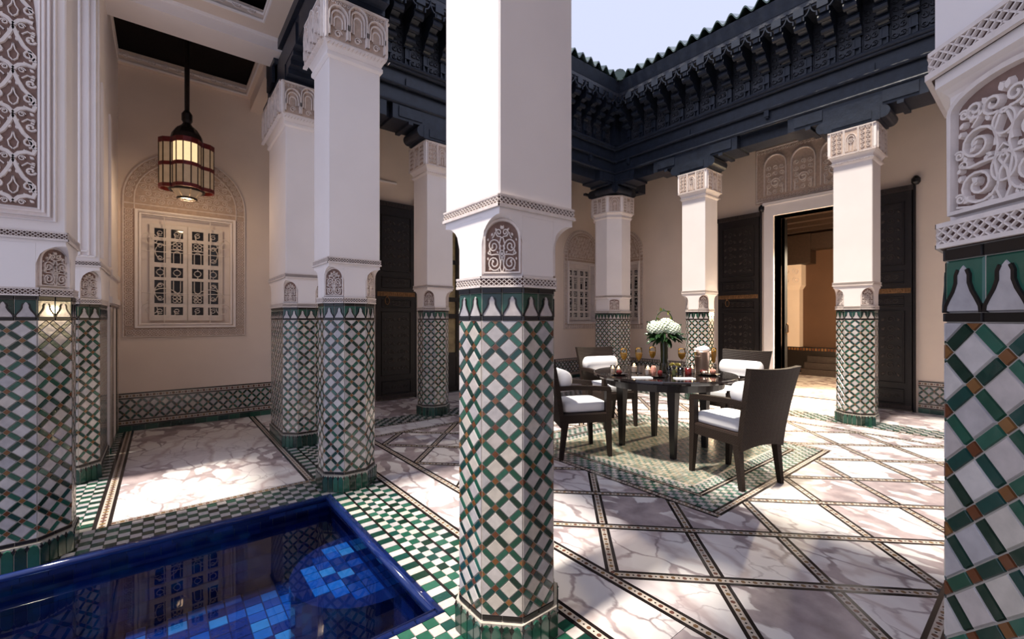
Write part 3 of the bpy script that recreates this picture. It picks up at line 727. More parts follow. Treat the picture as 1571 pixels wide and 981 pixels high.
# ------------------------------------------------------------------ pool
pool = thing('sunken_pool', 'rectangular sunken pool lined with dark blue tiles between the columns', 'pool', (0, 0, 0))
m = MB(); zb = -0.52
m.box(PU0 - .1, PU0, PV0 - .1, PV1 + .1, zb, -0.012); m.box(PU1, PU1 + .1 - .1 + .05, PV0 - .1, PV1 + .1, zb, -0.122)
m.box(PU0, PU1, PV0 - .1, PV0, zb, -0.012); m.box(PU0, PU1, PV1, PV1 + .05, zb, -0.122); m.box(PU0 - .1, PU1 + .1, PV0 - .1, PV1 + .1, zb - .1, zb - 0.004)
m.build('basin', T_NAVY, pool)
lip = 0.055
def coping(x0, x1, y0, y1, n, ax):
    for i in range(n):
        b = MB(); b.cur = 0.0
        if ax == 'x': a, c = x0 + (x1 - x0) * i / n + .001, x0 + (x1 - x0) * (i + 1) / n - .001; hx, hy = (c - a) / 2, (y1 - y0) / 2; loc = ((a + c) / 2, (y0 + y1) / 2, 0)
        else: a, c = y0 + (y1 - y0) * i / n + .001, y0 + (y1 - y0) * (i + 1) / n - .001; hx, hy = (x1 - x0) / 2, (c - a) / 2; loc = ((x0 + x1) / 2, (a + c) / 2, 0)
        key = ('coping', round(hx, 4), round(hy, 4))
        if key not in _cache:
            e = 0.0
            b.loft([([(-hx, -hy), (hx, -hy), (hx, hy), (-hx, hy)], -0.06), ([(-hx, -hy), (hx, -hy), (hx, hy), (-hx, hy)], 0.001), ([(-hx + .006, -hy + .006), (hx - .006, -hy + .006), (hx - .006, hy - .006), (-hx + .006, hy - .006)], 0.007)])
            _cache[key] = b.mesh('coping_tile', T_NAVY, rnd=False)
        link('coping_tile', _cache[key], pool, loc)
coping(PU1 - 0.032, PU1, PV0, PV1, 18, 'y'); coping(PU0, PU1, PV1 - 0.032, PV1, 24, 'x'); coping(PU0, PU1 - .032, PV0, PV0 + 0.032, 24, 'x')
# rounded inner nosing
m = MB()
for a, bb in (((PU1 - .032, PV0 + .03), (PU1 - .032, PV1 - .03)), ((PU0, PV1 - .032), (PU1 - .03, PV1 - .032)), ((PU0, PV0 + .032), (PU1 - .03, PV0 + .032))):
    m.tube([(a[0], a[1], -0.012), (bb[0], bb[1], -0.012)], 0.021, 10)
m.build('coping_nosing', T_NAVY, pool, smooth=True)
m = MB(); t = 0.075
for i in range(int((PU1 - PU0) / t)):
    for k in range(7):
        x = PU0 + i * t; z = zb + k * t; m.cur = random.random()
        m.box(x + .001, x + t - .001, PV1 - .004, PV1, z + .001, min(z + t - .001, -0.06)); m.cur = None
for i in range(int((PV1 - PV0) / t)):
    for k in range(7):
        y = PV0 + i * t; z = zb + k * t; m.cur = random.random(); m.box(PU1 - .004, PU1, y + .001, y + t - .001, z + .001, min(z + t - .001, -0.06))
m.build('wall_tile', T_NAVY, pool, kind='stuff')
nF = 0; sm = MB(); nx, ny = 26, 18; a, bb = (PU1 - PU0) / nx, (PV1 - PV0) / ny
for i in range(nx):
    for j in range(ny):
        cx, cy = PU0 + (i + .5) * a, PV0 + (j + .5) * bb; px, py, Z = project(cx, cy, zb)
        if -10 < px < 700 and py < 1010 and nF < 300:
            nF += 1
            if 'pf' not in _cache:
                s = MB(); s.cur = 0.0; s.plate([(-a / 2 + .002, -bb / 2 + .002), (a / 2 - .002, -bb / 2 + .002), (a / 2 - .002, bb / 2 - .002), (-a / 2 + .002, bb / 2 - .002)], 0.004, -0.004, 0.04); _cache['pf'] = s.mesh('pool_tile', T_BLUE, rnd=False)
            link('pool_tile', _cache['pf'], pool, (cx, cy, zb))
        else:
            sm.cur = random.random(); sm.plate([(cx - a / 2 + .002, cy - bb / 2 + .002), (cx + a / 2 - .002, cy - bb / 2 + .002), (cx + a / 2 - .002, cy + bb / 2 - .002), (cx - a / 2 + .002, cy + bb / 2 - .002)], zb + 0.004, zb - 0.004, 0.04)
sm.build('pool_tile', T_BLUE, pool, kind='stuff')
m = MB(); hs = [(PU1 - 0.004, 2.24)] + [(PU1 - 0.004 - 0.42 * sin(pi * i / 18), 2.66 - 0.42 * cos(pi * i / 18)) for i in range(1, 18)] + [(PU1 - 0.004, 3.08)]
m.prism(list(reversed(hs)), zb, -0.204); m.build('seat_step', T_NAVY, pool)
m = MB()
for i in range(9):
    for j in range(5):
        cx, cy = PU1 - .05 - j * .082, 2.30 + i * .082
        if hypot(cx - PU1 + .004, cy - 2.66) < 0.34: m.cur = random.random(); m.plate([(cx - .039, cy - .039), (cx + .039, cy - .039), (cx + .039, cy + .039), (cx - .039, cy + .039)], -0.2, -0.204, .03)
m.build('step_tile', T_BLUE, pool, kind='stuff')
m = MB(); m.add([(PU0, PV0, -0.085), (PU1 - .004, PV0, -0.085), (PU1 - .004, PV1 - .004, -0.085), (PU0, PV1 - .004, -0.085)], [(0, 1, 2, 3)]); m.build('water', WATER, pool, smooth=True)

# ------------------------------------------------------------------ columns of the court
def col(*a, **k): return column(*a, **k)
G1 = 'square capped tiled columns of the court'
col('nearest white column with tiled octagonal base, right of the pool corner', 1.169, 1.482, .193, .193, .113, .195, .195, 'full', 'panel', group=G1)
col('white column with zellige base rising at the far corner of the pool', 1.156, 3.545, .193, .193, .113, .195, .195, 'white', 'muqarnas', group=G1)
col('huge tiled corner pillar cut off by the right picture edge', 1.16, -0.30, .231, .42, .151, .243, .432, 'full', 'panel', shaftcut=(.14,) * 4, group=G1)
col('broad tiled pier behind the pool corner column, in its own shade', 1.168, 5.24, .196, .42, .113, .197, .425, 'white', 'muqarnas', group=G1)
col('slim tiled column in front of the open carved door and wall', 2.95, 5.42, .193, .193, .113, .197, .197, 'white', 'panel', group=G1)
col('stout chamfered pillar in the far inner corner, window on either side', 6.985, 5.51, .305, .305, .15, .31, .31, 'stuff', 'panel', shaftcut=(0.15, 0.15, 0.20, 0.15), group=G1)
col('tiled column directly behind the flowers and ice bucket', 6.865, 3.645, .193, .193, .113, .197, .197, 'stuff', 'panel', group=G1)
col('tiled column beside the doorway with dark door leaf behind', 6.865, 1.575, .193, .193, .113, .197, .197, 'white', 'panel', group=G1)
P1 = col('thick pillar left of the pool with tall arabesque plaster panel', -0.588, 3.55, .193, .193, .113, .190, .212, 'full', None, group=G1)
P2 = col('moulded pier half hidden behind the arabesque panel pillar', -0.588, 5.24, .193, .42, .113, .205, .44, 'white', None, group=G1)

# tall arabesque panel with stepped frame on the pillar left of the pool (its -v face)
def tall_panel(root, y, hw, z0, z1, ground, frame_hw):
    g = MB(); g.M = Matrix.Translation((0, y, 0)); r = MB(); r.M = g.M
    zs = z1 - 0.5
    out = [(-hw, z0), (hw, z0)] + [(hw * cos(pi / 2 * i / 10) if i else hw, zs + (z1 - zs) * sin(pi / 2 * i / 10)) for i in range(11)] + [(-hw * cos(pi / 2 * (10 - i) / 10), zs + (z1 - zs) * sin(pi / 2 * (10 - i) / 10)) for i in range(1, 11)]
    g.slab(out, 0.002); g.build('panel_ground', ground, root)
    U = 0.226; n = int((z1 - z0) / U) + 1
    def inside(p):
        x, z = p
        if z < z0 + .003 or z > z1: return False
        lim = hw if z < zs else hw * sqrt(max(0, 1 - ((z - zs) / (z1 - zs)) ** 2))
        return abs(x) <= lim
    def both(pts, w, h=0.012, top=0.65):
        for P in (pts, mirror(pts)):
            run = []
            for q in P + [None]:
                if q is not None and inside(q): run.append(q)
                else:
                    if len(run) > 1: r.ribbon(run, w, h, top=top)
                    run = []
    for k in range(n):
        b = z0 + k * U
        both([(0.0, b + .02), (0.02, b + .045), (0.045, b + .055), (0.07, b + .05), (hw - .004, b + .075)], 0.024)
        both([(hw - .004, b + .075), (hw - .016, b + .10), (0.058, b + .125), (0.035, b + .15), (0.016, b + .19), (0.0, b + .235)], 0.021)
        both([(0.0, b + .06), (0.014, b + .075), (0.018, b + .1), (0.006, b + .12), (0, b + .15)], 0.007)
        both(spiral(0.055, b + .103, 0.027, 0.006, -pi / 2, 1.5, 10), 0.0115)
        both(spiral(0.062, b + .185, 0.024, 0.006, pi / 2, -1.4, 10), 0.0115)
        both(spiral(0.03, b + .02, 0.014, 0.004, 0, 1.4, 9), 0.006)
        both([(0.03, b + .205), (0.05, b + .225), (hw - .004, b + .215)], 0.008)
        for a in [(0.055, b + .103, 0.026, .5), (0.062, b + .185, 0.022, 3.6), (0.078, b + .14, 0.024, 1.2), (0.02, b + .165, 0.024, 2.2), (0.075, b + .02, 0.026, 2.4), (0.012, b + .2, 0.022, 1.2), (0.08, b + .225, .02, 3.0), (0.045, b + .05, 0.022, 2.0)]:
            lp = leafpoly(*a)
            for P in (lp, mirror(lp)):
                if all(inside(q) for q in P): r.slab(P, 0.011, inset=0.3)
        both([(0, b + .0), (0, b + .03)], 0.006)
    r.build('panel_arabesque', CARVE, root, kind='stuff')
    f = MB(); f.M = g.M
    for i, (d, w, h) in enumerate(((0.008, 0.012, 0.012), (0.024, 0.016, 0.020), (0.045, 0.016, 0.026), (0.066, 0.014, 0.020))):
        hh = hw + d
        if hh > frame_hw: break
        f.ribbon([(-hh, z1), (-hh, z0 - d), (hh, z0 - d), (hh, z1)], w, h, top=0.55)
    f.build('panel_frame', PLASTER, root)
tall_panel(P1, -0.213, 0.082, 1.885, 3.2, CARVED, 0.15)
m = MB(); m.M = Matrix.Translation((0, -0.441, 0))
for x in (-.18, -.14, -.09, .09, .14, .18): m.ribbon([(x, 1.80), (x, 4.1)], 0.018, 0.018, top=0.5)
m.ribbon([(-.18, 1.80), (.18, 1.80)], 0.018, 0.018, top=.5); m.ribbon([(-.14, 1.84), (.14, 1.84)], 0.018, 0.018, top=.5)
m.M = Matrix.Translation((0.206, 0, 0)) @ Matrix.Rotation(pi / 2, 4, 'Z')
for x in (-.40, -.36, -.30, .30, .36, .40): m.ribbon([(x, 1.80), (x, 3.22)], 0.018, 0.014, top=0.5)
m.build('shaft_moulding', PLASTER, P2)

# ------------------------------------------------------------------ walls with openings
def wall(name, x0, x1, z0, z1, thick, holes, mat, loc, rz):
    xs = sorted({x0, x1, *[h[0] for h in holes], *[h[1] for h in holes]}); zs = sorted({z0, z1, *[h[2] for h in holes], *[h[3] for h in holes]})
    m = MB()
    for i in range(len(xs) - 1):
        for j in range(len(zs) - 1):
            cx, cz = (xs[i] + xs[i + 1]) / 2, (zs[j] + zs[j + 1]) / 2
            if any(h[0] < cx < h[1] and h[2] < cz < h[3] for h in holes): continue
            m.box(xs[i], xs[i + 1], 0, thick, zs[j], zs[j + 1])
    return m.build(name, mat, None, loc, rz, kind='structure')
LW, RW = 6.76, 8.26
wall_left = wall('wall_left', -0.8, 8.56, -0.1, 4.6, 0.3, [(-0.238, 0.762, 1.2, 2.6), (3.53, 4.47, -0.1, 3.07), (7.0, 8.0, 1.2, 2.6)], WALLP, (0, LW, 0), 0)
wall_right = wall('wall_right', -6.76, 1.2, -0.1, 4.6, 0.3, [(-3.04, -2.12, -0.1, 3.09), (-6.62, -5.75, 1.2, 2.6)], WALLP, (RW, 0, 0), -pi / 2)
m = MB(); m.box(-0.80, -0.385, 5.69, LW, 0, 4.3); m.build('wall_end', PLASTER, kind='structure')
# arch-bay pilaster tile edge
pt = structure('trim_1')
m = MB(); m.box(-0.385, -0.372, 5.70, LW - .001, 0.0, 0.06); m.build('green_plinth', T_GREEN, pt)
m = MB()
for k, (a, b) in enumerate(((5.70, 5.95), (6.50, 6.72))): m.box(-0.385, -0.378, a, b, 0.06, 1.42)
m.build('cream_strip', M_CREAM, pt)
m = MB(); m.box(-0.385, -0.376, 5.95, 6.0, 0.06, 1.42); m.box(-0.385, -0.376, 6.45, 6.5, 0.06, 1.42); m.box(-0.385, -0.376, 5.70, LW - .002, 1.42, 1.44); m.build('black_strip', M_BLACK, pt)
m = MB(); m.box(-0.385, -0.365, 5.69, LW - .002, 1.46, 1.52); m.box(-0.385, -0.365, 5.69, LW - .002, 1.73, 1.78); m.build('plaster_band', PLASTER, pt)

# tiled wainscot along a wall (local x along the wall, outward -y)
def wainscot(name, x0, x1, loc, rz, indiv, kind='structure'):
    root = structure(name, loc, rz)
    m = MB(); m.box(x0, x1, -0.010, -0.0005, 0.0, 0.445); m.build('grout_bed', GROUT, root)
    m = MB(); n = max(1, round((x1 - x0) / 0.12))
    for i in range(n): m.cur = random.random(); m.box(x0 + (x1 - x0) * i / n + .0008, x0 + (x1 - x0) * (i + 1) / n - .0008, -0.016, -0.001, 0.0, 0.062)
    m.build('plinth_tile', T_GREEN, root, kind='stuff')
    bl, cr, dt, da = MB(), MB(), MB(), MB()
    for za, zb_ in ((0.066, 0.132), (0.376, 0.442)):
        bl.box(x0, x1, -0.0135, -0.001, za, za + .012); bl.box(x0, x1, -0.0135, -0.001, zb_ - .012, zb_); cr.box(x0, x1, -0.013, -0.001, za + .012, zb_ - .012)
        k = int((x1 - x0) / 0.06)
        for i in range(k):
            for tgt, off, r in ((dt, .25, .015), (da, .75, .008)):
                xx = x0 + (i + off) * (x1 - x0) / k; zz = (za + zb_) / 2; n6 = 6 if tgt is dt else 4; tgt.cur = random.random()
                tgt.slab([(xx + r * cos(2 * pi * j / n6), zz + r * sin(2 * pi * j / n6)) for j in range(n6)], 0.0145, 0.012)
    bl.build('black_strip', M_BLACK, root); cr.build('cream_strip', M_CREAM, root); dt.build('ochre_dot', M_OCHRE, root, kind='stuff'); da.build('black_dot', M_BLACK, root, kind='stuff')
    ts, n = lattice_tiles(x1 - x0, 0.238, 0, pitch=0.0535, rows=4); st = {}; cnt = 0
    for kind, x, z, poly in ts:
        if kind == 'white_tile' and indiv and cnt < 300:
            cnt += 1; link(kind, tile_mesh(kind, poly, T_WHITE), root, (x0 + x, -0.010, 0.135 + z))
        else:
            mm = st.setdefault(kind, MB()); mm.cur = random.random(); mm.slab([(x0 + x + a, 0.135 + z + b) for a, b in poly], 0.0135, 0.010, inset=.05)
    for kind, mm in st.items(): mm.build(kind, TMAT[kind], root, kind='stuff')
    return root
wainscot('baseboard_left', -0.384, 2.60, (0, LW, 0), 0, True)
wainscot('baseboard_back', 5.45, 8.25, (0, LW, 0), 0, False)
wainscot('baseboard_right', -1.20, 0.9, (RW, 0, 0), -pi / 2, True)
wainscot('baseboard_far', -6.74, -4.05, (RW, 0, 0), -pi / 2, False)

# ------------------------------------------------------------------ windows with carved arch surround
def window(name, loc, rz, sx=1.0):
    root = structure(name, loc, rz); root.scale = (sx, 1, 1)
    oh, ih, zb0, zs, zt = 0.612, 0.5, 1.09, 2.72, 3.34
    m = MB()
    m.slab([(-oh, zb0), (oh, zb0), (oh, 1.2), (-oh, 1.2)], 0.012); m.slab([(-oh, 1.2), (-ih, 1.2), (-ih, 2.6), (-oh, 2.6)], 0.012); m.slab([(ih, 1.2), (oh, 1.2), (oh, 2.6), (ih, 2.6)], 0.012)
    m.slab([(-oh, 2.6), (oh, 2.6), (oh, zs)] + [(oh * cos(pi * i / 24), zs + (zt - zs) * sin(pi * i / 24)) for i in range(1, 24)] + [(-oh, zs)], 0.012)
    m.build('carved_ground', CARVEM, root)
    r = MB()
    r.M = Matrix.Translation((0, -0.012, 0)); D = 0.010
    ro = [(-oh + .008, zb0 + .008), (oh - .008, zb0 + .008)] + [((oh - .008) * cos(pi * i / 24), zs + (zt - zs - .008) * sin(pi * i / 24)) for i in range(25)]
    r.ribbon(ro, 0.016, D, closed=True, top=.8)
    i2 = oh - 0.105
    r.ribbon([(i2, 2.60)] + [(i2 * cos(pi * i / 20), zs + (zt - zs - .12) * sin(pi * i / 20)) for i in range(21)] + [(-i2, 2.6)], 0.012, D, top=.8)
    r.ribbon([(-oh, 2.66), (oh, 2.66)], 0.012, D, top=.8)
    def chain(x0, z0, x1, z1, step=0.075, rad=0.032):
        L = hypot(x1 - x0, z1 - z0); n = max(1, round(L / step))
        for i in range(n):
            t = (i + .5) / n; cx, cz = x0 + (x1 - x0) * t, z0 + (z1 - z0) * t
            r.ribbon(arc(cx, cz, rad, 0, 2 * pi, 10), 0.008, D); r.ribbon(arc(cx, cz, rad * .45, 0, 2 * pi, 6), 0.007, D)
            e = rad * 1.25
            for sa, sb in ((1, 1), (1, -1), (-1, 1), (-1, -1)): r.ribbon([(cx + sa * rad * .7, cz + sb * rad * .7), (cx + sa * e, cz + sb * e)], 0.007, D)
    for sg in (-1, 1): chain(sg * 0.556, 1.22, sg * 0.556, 2.6)
    chain(-oh + .03, 1.145, oh - .03, 1.145)
    for i in range(26):
        a = pi * (i + .5) / 26; cx, cz = 0.556 * cos(a), zs + 0.565 * sin(a)
        r.ribbon(arc(cx, cz, 0.028, 0, 2 * pi, 9), 0.008, D); r.ribbon(arc(cx, cz, 0.012, 0, 2 * pi, 6), 0.007, D)
    for row in range(6):                              # tympanum interlace
        zz = 2.72 + row * 0.078; half = i2 * sqrt(max(0, 1 - ((zz - zs + .03) / (zt - zs - .10)) ** 2)) - 0.04
        n = int(half / 0.045)
        for k in range(-n, n + 1):
            cx = k * 0.085 + (row % 2) * 0.0425
            if abs(cx) < half: r.ribbon(spiral(cx, zz, 0.036, 0.008, k + row, 1.5 if (k + row) % 2 else -1.5, 9), 0.009, D); r.ribbon([(cx - .04, zz + .03), (cx, zz + .045), (cx + .04, zz + .03)], 0.008, D)
    r.M = Matrix(); r.build('carved_relief', CARVE, root, kind='stuff')
    fr = MB(); fr.M = Matrix.Translation((0, -0.012, 0))
    f4 = [(-ih + .012, 1.212), (ih - .012, 1.212), (ih - .012, 2.588), (-ih + .012, 2.588)]
    fr.ribbon(f4, 0.04, 0.03, closed=True, top=.75); fr.ribbon([(x * .93, 1.9 + (z - 1.9) * .95) for x, z in f4], 0.03, 0.012, h0=-0.05, closed=True, top=.75)
    fr.M = Matrix(); fr.build('window_frame', PLASTER, root)
    rv = MB(); d = 0.17
    rv.box(-ih, -ih + .03, -0.01, d, 1.2, 2.6); rv.box(ih - .03, ih, -0.01, d, 1.2, 2.6); rv.box(-ih, ih, -.01, d, 1.2, 1.23); rv.box(-ih, ih, -.01, d, 2.57, 2.6); rv.box(-ih, ih, d, d + .03, 1.2, 2.6)
    rv.build('window_reveal', PLASTER, root)
    rows = [(2.42, 2.31), (2.27, 2.0), (1.945, 1.82), (1.785, 1.50), (1.455, 1.355)]
    for sg in (-1, 1):
        lf = MB(); cols = [(0.045, 0.165), (0.215, 0.325)] if sg > 0 else [(-0.165, -0.045), (-0.325, -0.215)]
        xs0, xs1 = (0.004, 0.371) if sg > 0 else (-0.371, -0.004)
        xc = sorted([xs0, xs1, *[q for c in cols for q in c]]); zc = sorted([1.285, 2.47, *[q for rr in rows for q in rr]])
        for i in range(len(xc) - 1):
            for j in range(len(zc) - 1):
                cx, cz = (xc[i] + xc[i + 1]) / 2, (zc[j] + zc[j + 1]) / 2
                if any(c[0] < cx < c[1] for c in cols) and any(b < cz < a for a, b in rows): continue
                lf.box(xc[i], xc[i + 1], 0.115, 0.16, zc[j], zc[j + 1])
        leaf = lf.build('casement', IRON, root)
        tr = MB()
        for ci, c in enumerate(cols):
            for ri, (a, b) in enumerate(rows):
                p = MB(); hw, hh = (c[1] - c[0]) / 2, (a - b) / 2
                key = ('wp', round(hw, 3), round(hh, 3))
                if key not in _cache: p.box(-hw, hw, 0, 0.006, -hh, hh); _cache[key] = p.mesh('pane', PANE, rnd=False)
                link('pane', _cache[key], leaf, ((c[0] + c[1]) / 2, 0.150, (a + b) / 2))
                cx, cz = (c[0] + c[1]) / 2, (a + b) / 2; inner = (ci == 0)
                P = lambda pts, rr=0.0055: tr.tube([(x, 0.135, z) for x, z in pts], rr, 5)
                if ri in (1, 3):
                    q = 1 if ri == 1 else -1
                    if inner:
                        zc2 = cz + q * hh * 0.62
                        for sx_ in (-1, 1):
                            for sz_ in (-1, 1): P(arc(cx + sx_ * .022, zc2 + sz_ * .022, .02, 0, 2 * pi, 8))
                        P([(c[0], cz + q * hh * .25), (c[1], cz + q * hh * .25)], .007)
                        P(arc(cx, cz - q * hh * .15, .035, 0 if q > 0 else 0, pi if q > 0 else -pi, 8)); P([(cx - .035, cz - q * .02), (cx - .035, cz - q * hh)]); P([(cx + .035, cz - q * .02), (cx + .035, cz - q * hh)])
                    else:
                        P(arc(cx - .06 * sg, cz, hh * .8, -1.1 if sg > 0 else pi - 1.1, 1.1 if sg > 0 else pi + 1.1, 10)); P(spiral(cx, cz + hh * .55, .034, .008, 0, 1.4, 9)); P(spiral(cx, cz - hh * .55, .034, .008, 0, -1.4, 9))
                elif ri == 2:
                    P(arc(cx, cz, .036, 0, 2 * pi, 10)); P([(cx, cz + .036), (cx, a)]); P([(cx, cz - .036), (cx, b)])
                else:
                    P(spiral(cx, cz, .036, .01, sg, 1.3 * sg, 9)); P([(cx - .02, b), (cx - .02, cz)])
        tr.build('glazing_scroll', IRON, leaf, kind='stuff')
    g = MB()
    for x in (-0.23, 0.23): g.tube([(x, 0.02, 1.22), (x, 0.02, 2.58)], 0.006, 6)
    for z in (1.62, 2.12): g.tube([(-.48, 0.02, z), (.48, 0.02, z)], 0.005, 6)
    for sg in (-1, 1):
        for z, q in ((1.36, 1), (2.2, -1)):
            g.tube([(sg * (0.23 + .16 * cos(t)), 0.02, z + .16 + .16 * sin(t)) for t in [pi * k / 10 + (0 if q > 0 else pi) for k in range(11)]], 0.005, 5)
            g.tube([(sg * x, 0.02, zz) for x, zz in spiral(0.36, z + .06, .09, .015, 0, 1.6, 10)], 0.0045, 5)
    g.build('iron_grille', IRON, root)
    return root
w1 = window('window_1', (0.262, LW, 0), 0)
w2 = copy_tree(w1); w2.name = 'window_2'; w2.location = (7.50, LW, 0)
w3 = copy_tree(w1); w3.name = 'window_3'; w3.location = (RW, 6.185, 0); w3.rotation_euler = (0, 0, -pi / 2); w3.scale = (0.86, 1, 1)

# ------------------------------------------------------------------ doors
def door_leaf(name, w, h, loc, rz):
    root = structure(name, loc, rz); t = 0.055; z0 = 0.02
    m = MB(); m.box(-w / 2, w / 2, -t, 0, z0, h); m.build('door_slab', DOORW, root)
    pn = [(0.10, 0.30), (0.40, 1.42), (1.50, 1.62), (1.82, 1.98), (2.08, h - 0.22)]
    for a, b in pn:
        f = MB(); f.M = Matrix.Translation((0, -t, 0)); hw = w / 2 - 0.085
        f.ribbon([(-hw, a), (hw, a), (hw, b), (-hw, b)], 0.03, 0.016, closed=True, top=.5); panel = f.build('door_panel', DOORW, root)
        c = MB(); c.M = f.M
        if b - a > 0.5:
            n = int((b - a) / 0.13)
            for k in range(n):
                zz = a + .05 + (b - a - .1) * (k + .5) / n
                for sg in (-1, 1):
                    c.ribbon(spiral(sg * hw * .48, zz, .05, .01, k, sg * 1.5, 9), 0.012, 0.008); c.slab(leafpoly(sg * hw * .1, zz - .03, .07, pi / 2 - sg * .7), 0.008, inset=.3); c.slab(leafpoly(sg * hw * .85, zz - .03, .06, pi / 2 + sg * .5), 0.008, inset=.3)
        else:
            n = max(2, int(2 * hw / 0.1))
            for k in range(n): c.ribbon(spiral(-hw + .04 + (2 * hw - .08) * (k + .5) / n, (a + b) / 2, min(.04, (b - a) * .36), .008, 0, 1.5, 9), 0.010, 0.008)
        c.build('door_carving', DOORC, panel, kind='stuff')
    m = MB(); m.M = Matrix.Translation((0, -t, 0)); m.box(-w / 2 + .01, w / 2 - .01, -.012, 0, 1.675, 1.745)
    n = int(w / .035)
    for k in range(n): m.slab([(-w / 2 + .02 + (w - .04) * (k + .5) / n + .012 * cos(j * pi / 3), 1.71 + .026 * sin(j * pi / 3)) for j in range(6)], 0.018, 0.012, inset=.3)
    st = m.build('hinge_strap', BRASS, root)
    m = MB(); m.tube([(-w / 4 + .035 * cos(a), -t - .02, 1.60 + .06 * sin(a)) for a in [2 * pi * k / 14 for k in range(14)]], .007, 6, closed=True); m.tube([(-w / 4, -t - .03, 1.66), (-w / 4, -t, 1.68)], .012, 6); m.build('door_knocker', BRASS, root)
    m = MB(); m.box(-w / 2, w / 2, -t - .012, -t, z0, 0.085)
    for k in range(int(w / .04)): m.box(-w / 2 + .004 + k * .04, -w / 2 + .034 + k * .04, -t - .018, -t - .012, .03, .075)
    m.build('kick_rail', DOORC, root)
    m = MB(); m.box(-w / 2 - .02, w / 2 + .02, -t - .02, 0, h - .075, h)
    for k in range(int(w / .05)): m.box(-w / 2 + k * .05, -w / 2 + .03 + k * .05, -t - .028, -t - .02, h - .06, h - .02)
    m.build('top_rail', DOORC, root)
    m = MB(); m.lathe([(0.03, h - .0), (0.05, h + .03), (0.05, h + .08), (0.02, h + .12)], 12, (w / 2 + .04, -.035)); m.lathe([(.02, 0), (.02, h)], 10, (w / 2 + .02, -.03)); m.build('pivot_post', DOORW, root)
    return root
door_leaf('door_1', 0.66, 3.19, (2.98, LW - .004, 0), 0)
door_leaf('door_2', 0.72, 3.19, (RW - .004, 3.63, 0), -pi / 2)
d3 = door_leaf('door_3', 0.72, 3.19, (RW - .004, 1.62, 0), -pi / 2)
# glazed screen in the left doorway
r = structure('door_4', (4.0, LW + .10, 0), 0)
m = MB()
for x in (-.47, -.235, -.0, .235, .44): m.box(x - .03 if x > -.4 else x, x + .03, 0, .06, 0, 3.07)
for z in (0.0, 0.62, 1.32, 1.62, 2.3, 2.99): m.box(-.47, .47, 0.002, .058, z, z + .08)
m.box(-.47, .47, .01, .05, 0, .66); m.build('door_frame', DOORW, r)
for i, x in enumerate((-.35, -.12, .12, .34)):
    for z0, z1 in ((0.70, 1.32), (1.40, 1.62), (1.70, 2.3), (2.38, 2.99)):
        key = ('ap', round(z1 - z0, 3))
        if key not in _cache: p = MB(); p.box(-.085, .085, 0, .008, 0, z1 - z0); _cache[key] = p.mesh('pane', AMBERPANE, rnd=False)
        link('pane', _cache[key], r, (x, .03, z0))
# white frame around the right doorway and the dark inner jamb
dr = structure('trim_2', (RW, 0, 0), -pi / 2)
m = MB()
m.box(-3.19, -3.04, -.05, .3, 0, 3.30); m.box(-2.12, -1.98, -.05, .3, 0, 3.30); m.box(-3.04, -2.12, -.05, .3, 3.09, 3.30)
m.box(-3.21, -1.96, -.07, -.045, 3.28, 3.33); m.build('door_surround', PLASTER, dr)
m = MB(); m.box(-3.035, -2.99, .30, .36, 0, 3.09); m.box(-3.03, -2.985, .30, .42, 0.02, 3.07); m.build('inner_door', CEILD, dr)
m = MB(); m.tube([(-2.984, .38, 1.05), (-2.96, .38, 1.08), (-2.96, .38, 1.2), (-2.984, .38, 1.23)], .012, 6); m.build('door_handle', BRASS, dr)
# carved panel with three blind arches over the doorway
cp = structure('trim_3', (RW, 0, 0), -pi / 2)
m = MB(); m.slab([(-3.34, 3.335), (-1.86, 3.335), (-1.86, 4.32), (-3.34, 4.32)], 0.02); m.build('carved_ground', CARVEM, cp)
rl = MB(); rl.M = Matrix.Translation((0, -.02, 0))
rl.ribbon([(-3.32, 3.36), (-1.88, 3.36), (-1.88, 4.27), (-3.32, 4.27)], .03, .014, closed=True)
for xc in (-3.02, -2.6, -2.18):
    rl.ribbon([(xc - .17, 3.45)] + [(xc - .17 * cos(pi * k / 14), 3.95 + .19 * sin(pi * k / 14)) for k in range(15)] + [(xc + .17, 3.45)], .022, .03)
    for k in range(5):
        for j in range(3): rl.ribbon(spiral(xc - .10 + j * .1, 3.5 + k * .105, .042, .008, k + j, 1.5 if (k + j) % 2 else -1.5, 9), .011, .012)
    rl.ribbon(spiral(xc, 3.66, .08, .02, 0, 1.5), .02, .02); rl.ribbon([(xc - .12, 3.46), (xc - .12, 3.6)], .02, .02); rl.ribbon([(xc + .12, 3.46), (xc + .12, 3.6)], .02, .02)
for k in range(26): rl.ribbon(arc(-3.29 + k * .055, 3.40, .018, 0, 2 * pi, 7), .008, .012); rl.ribbon(arc(-3.29 + k * .055, 4.22, .018, 0, 2 * pi, 7), .008, .012)
rl.M = Matrix(); rl.build('carved_relief', CARVE, cp, kind='stuff')
m = MB(); m.box(-3.42, -1.78, -.03, 0, 4.33, 4.40); m.build('cornice', PLASTER, cp)

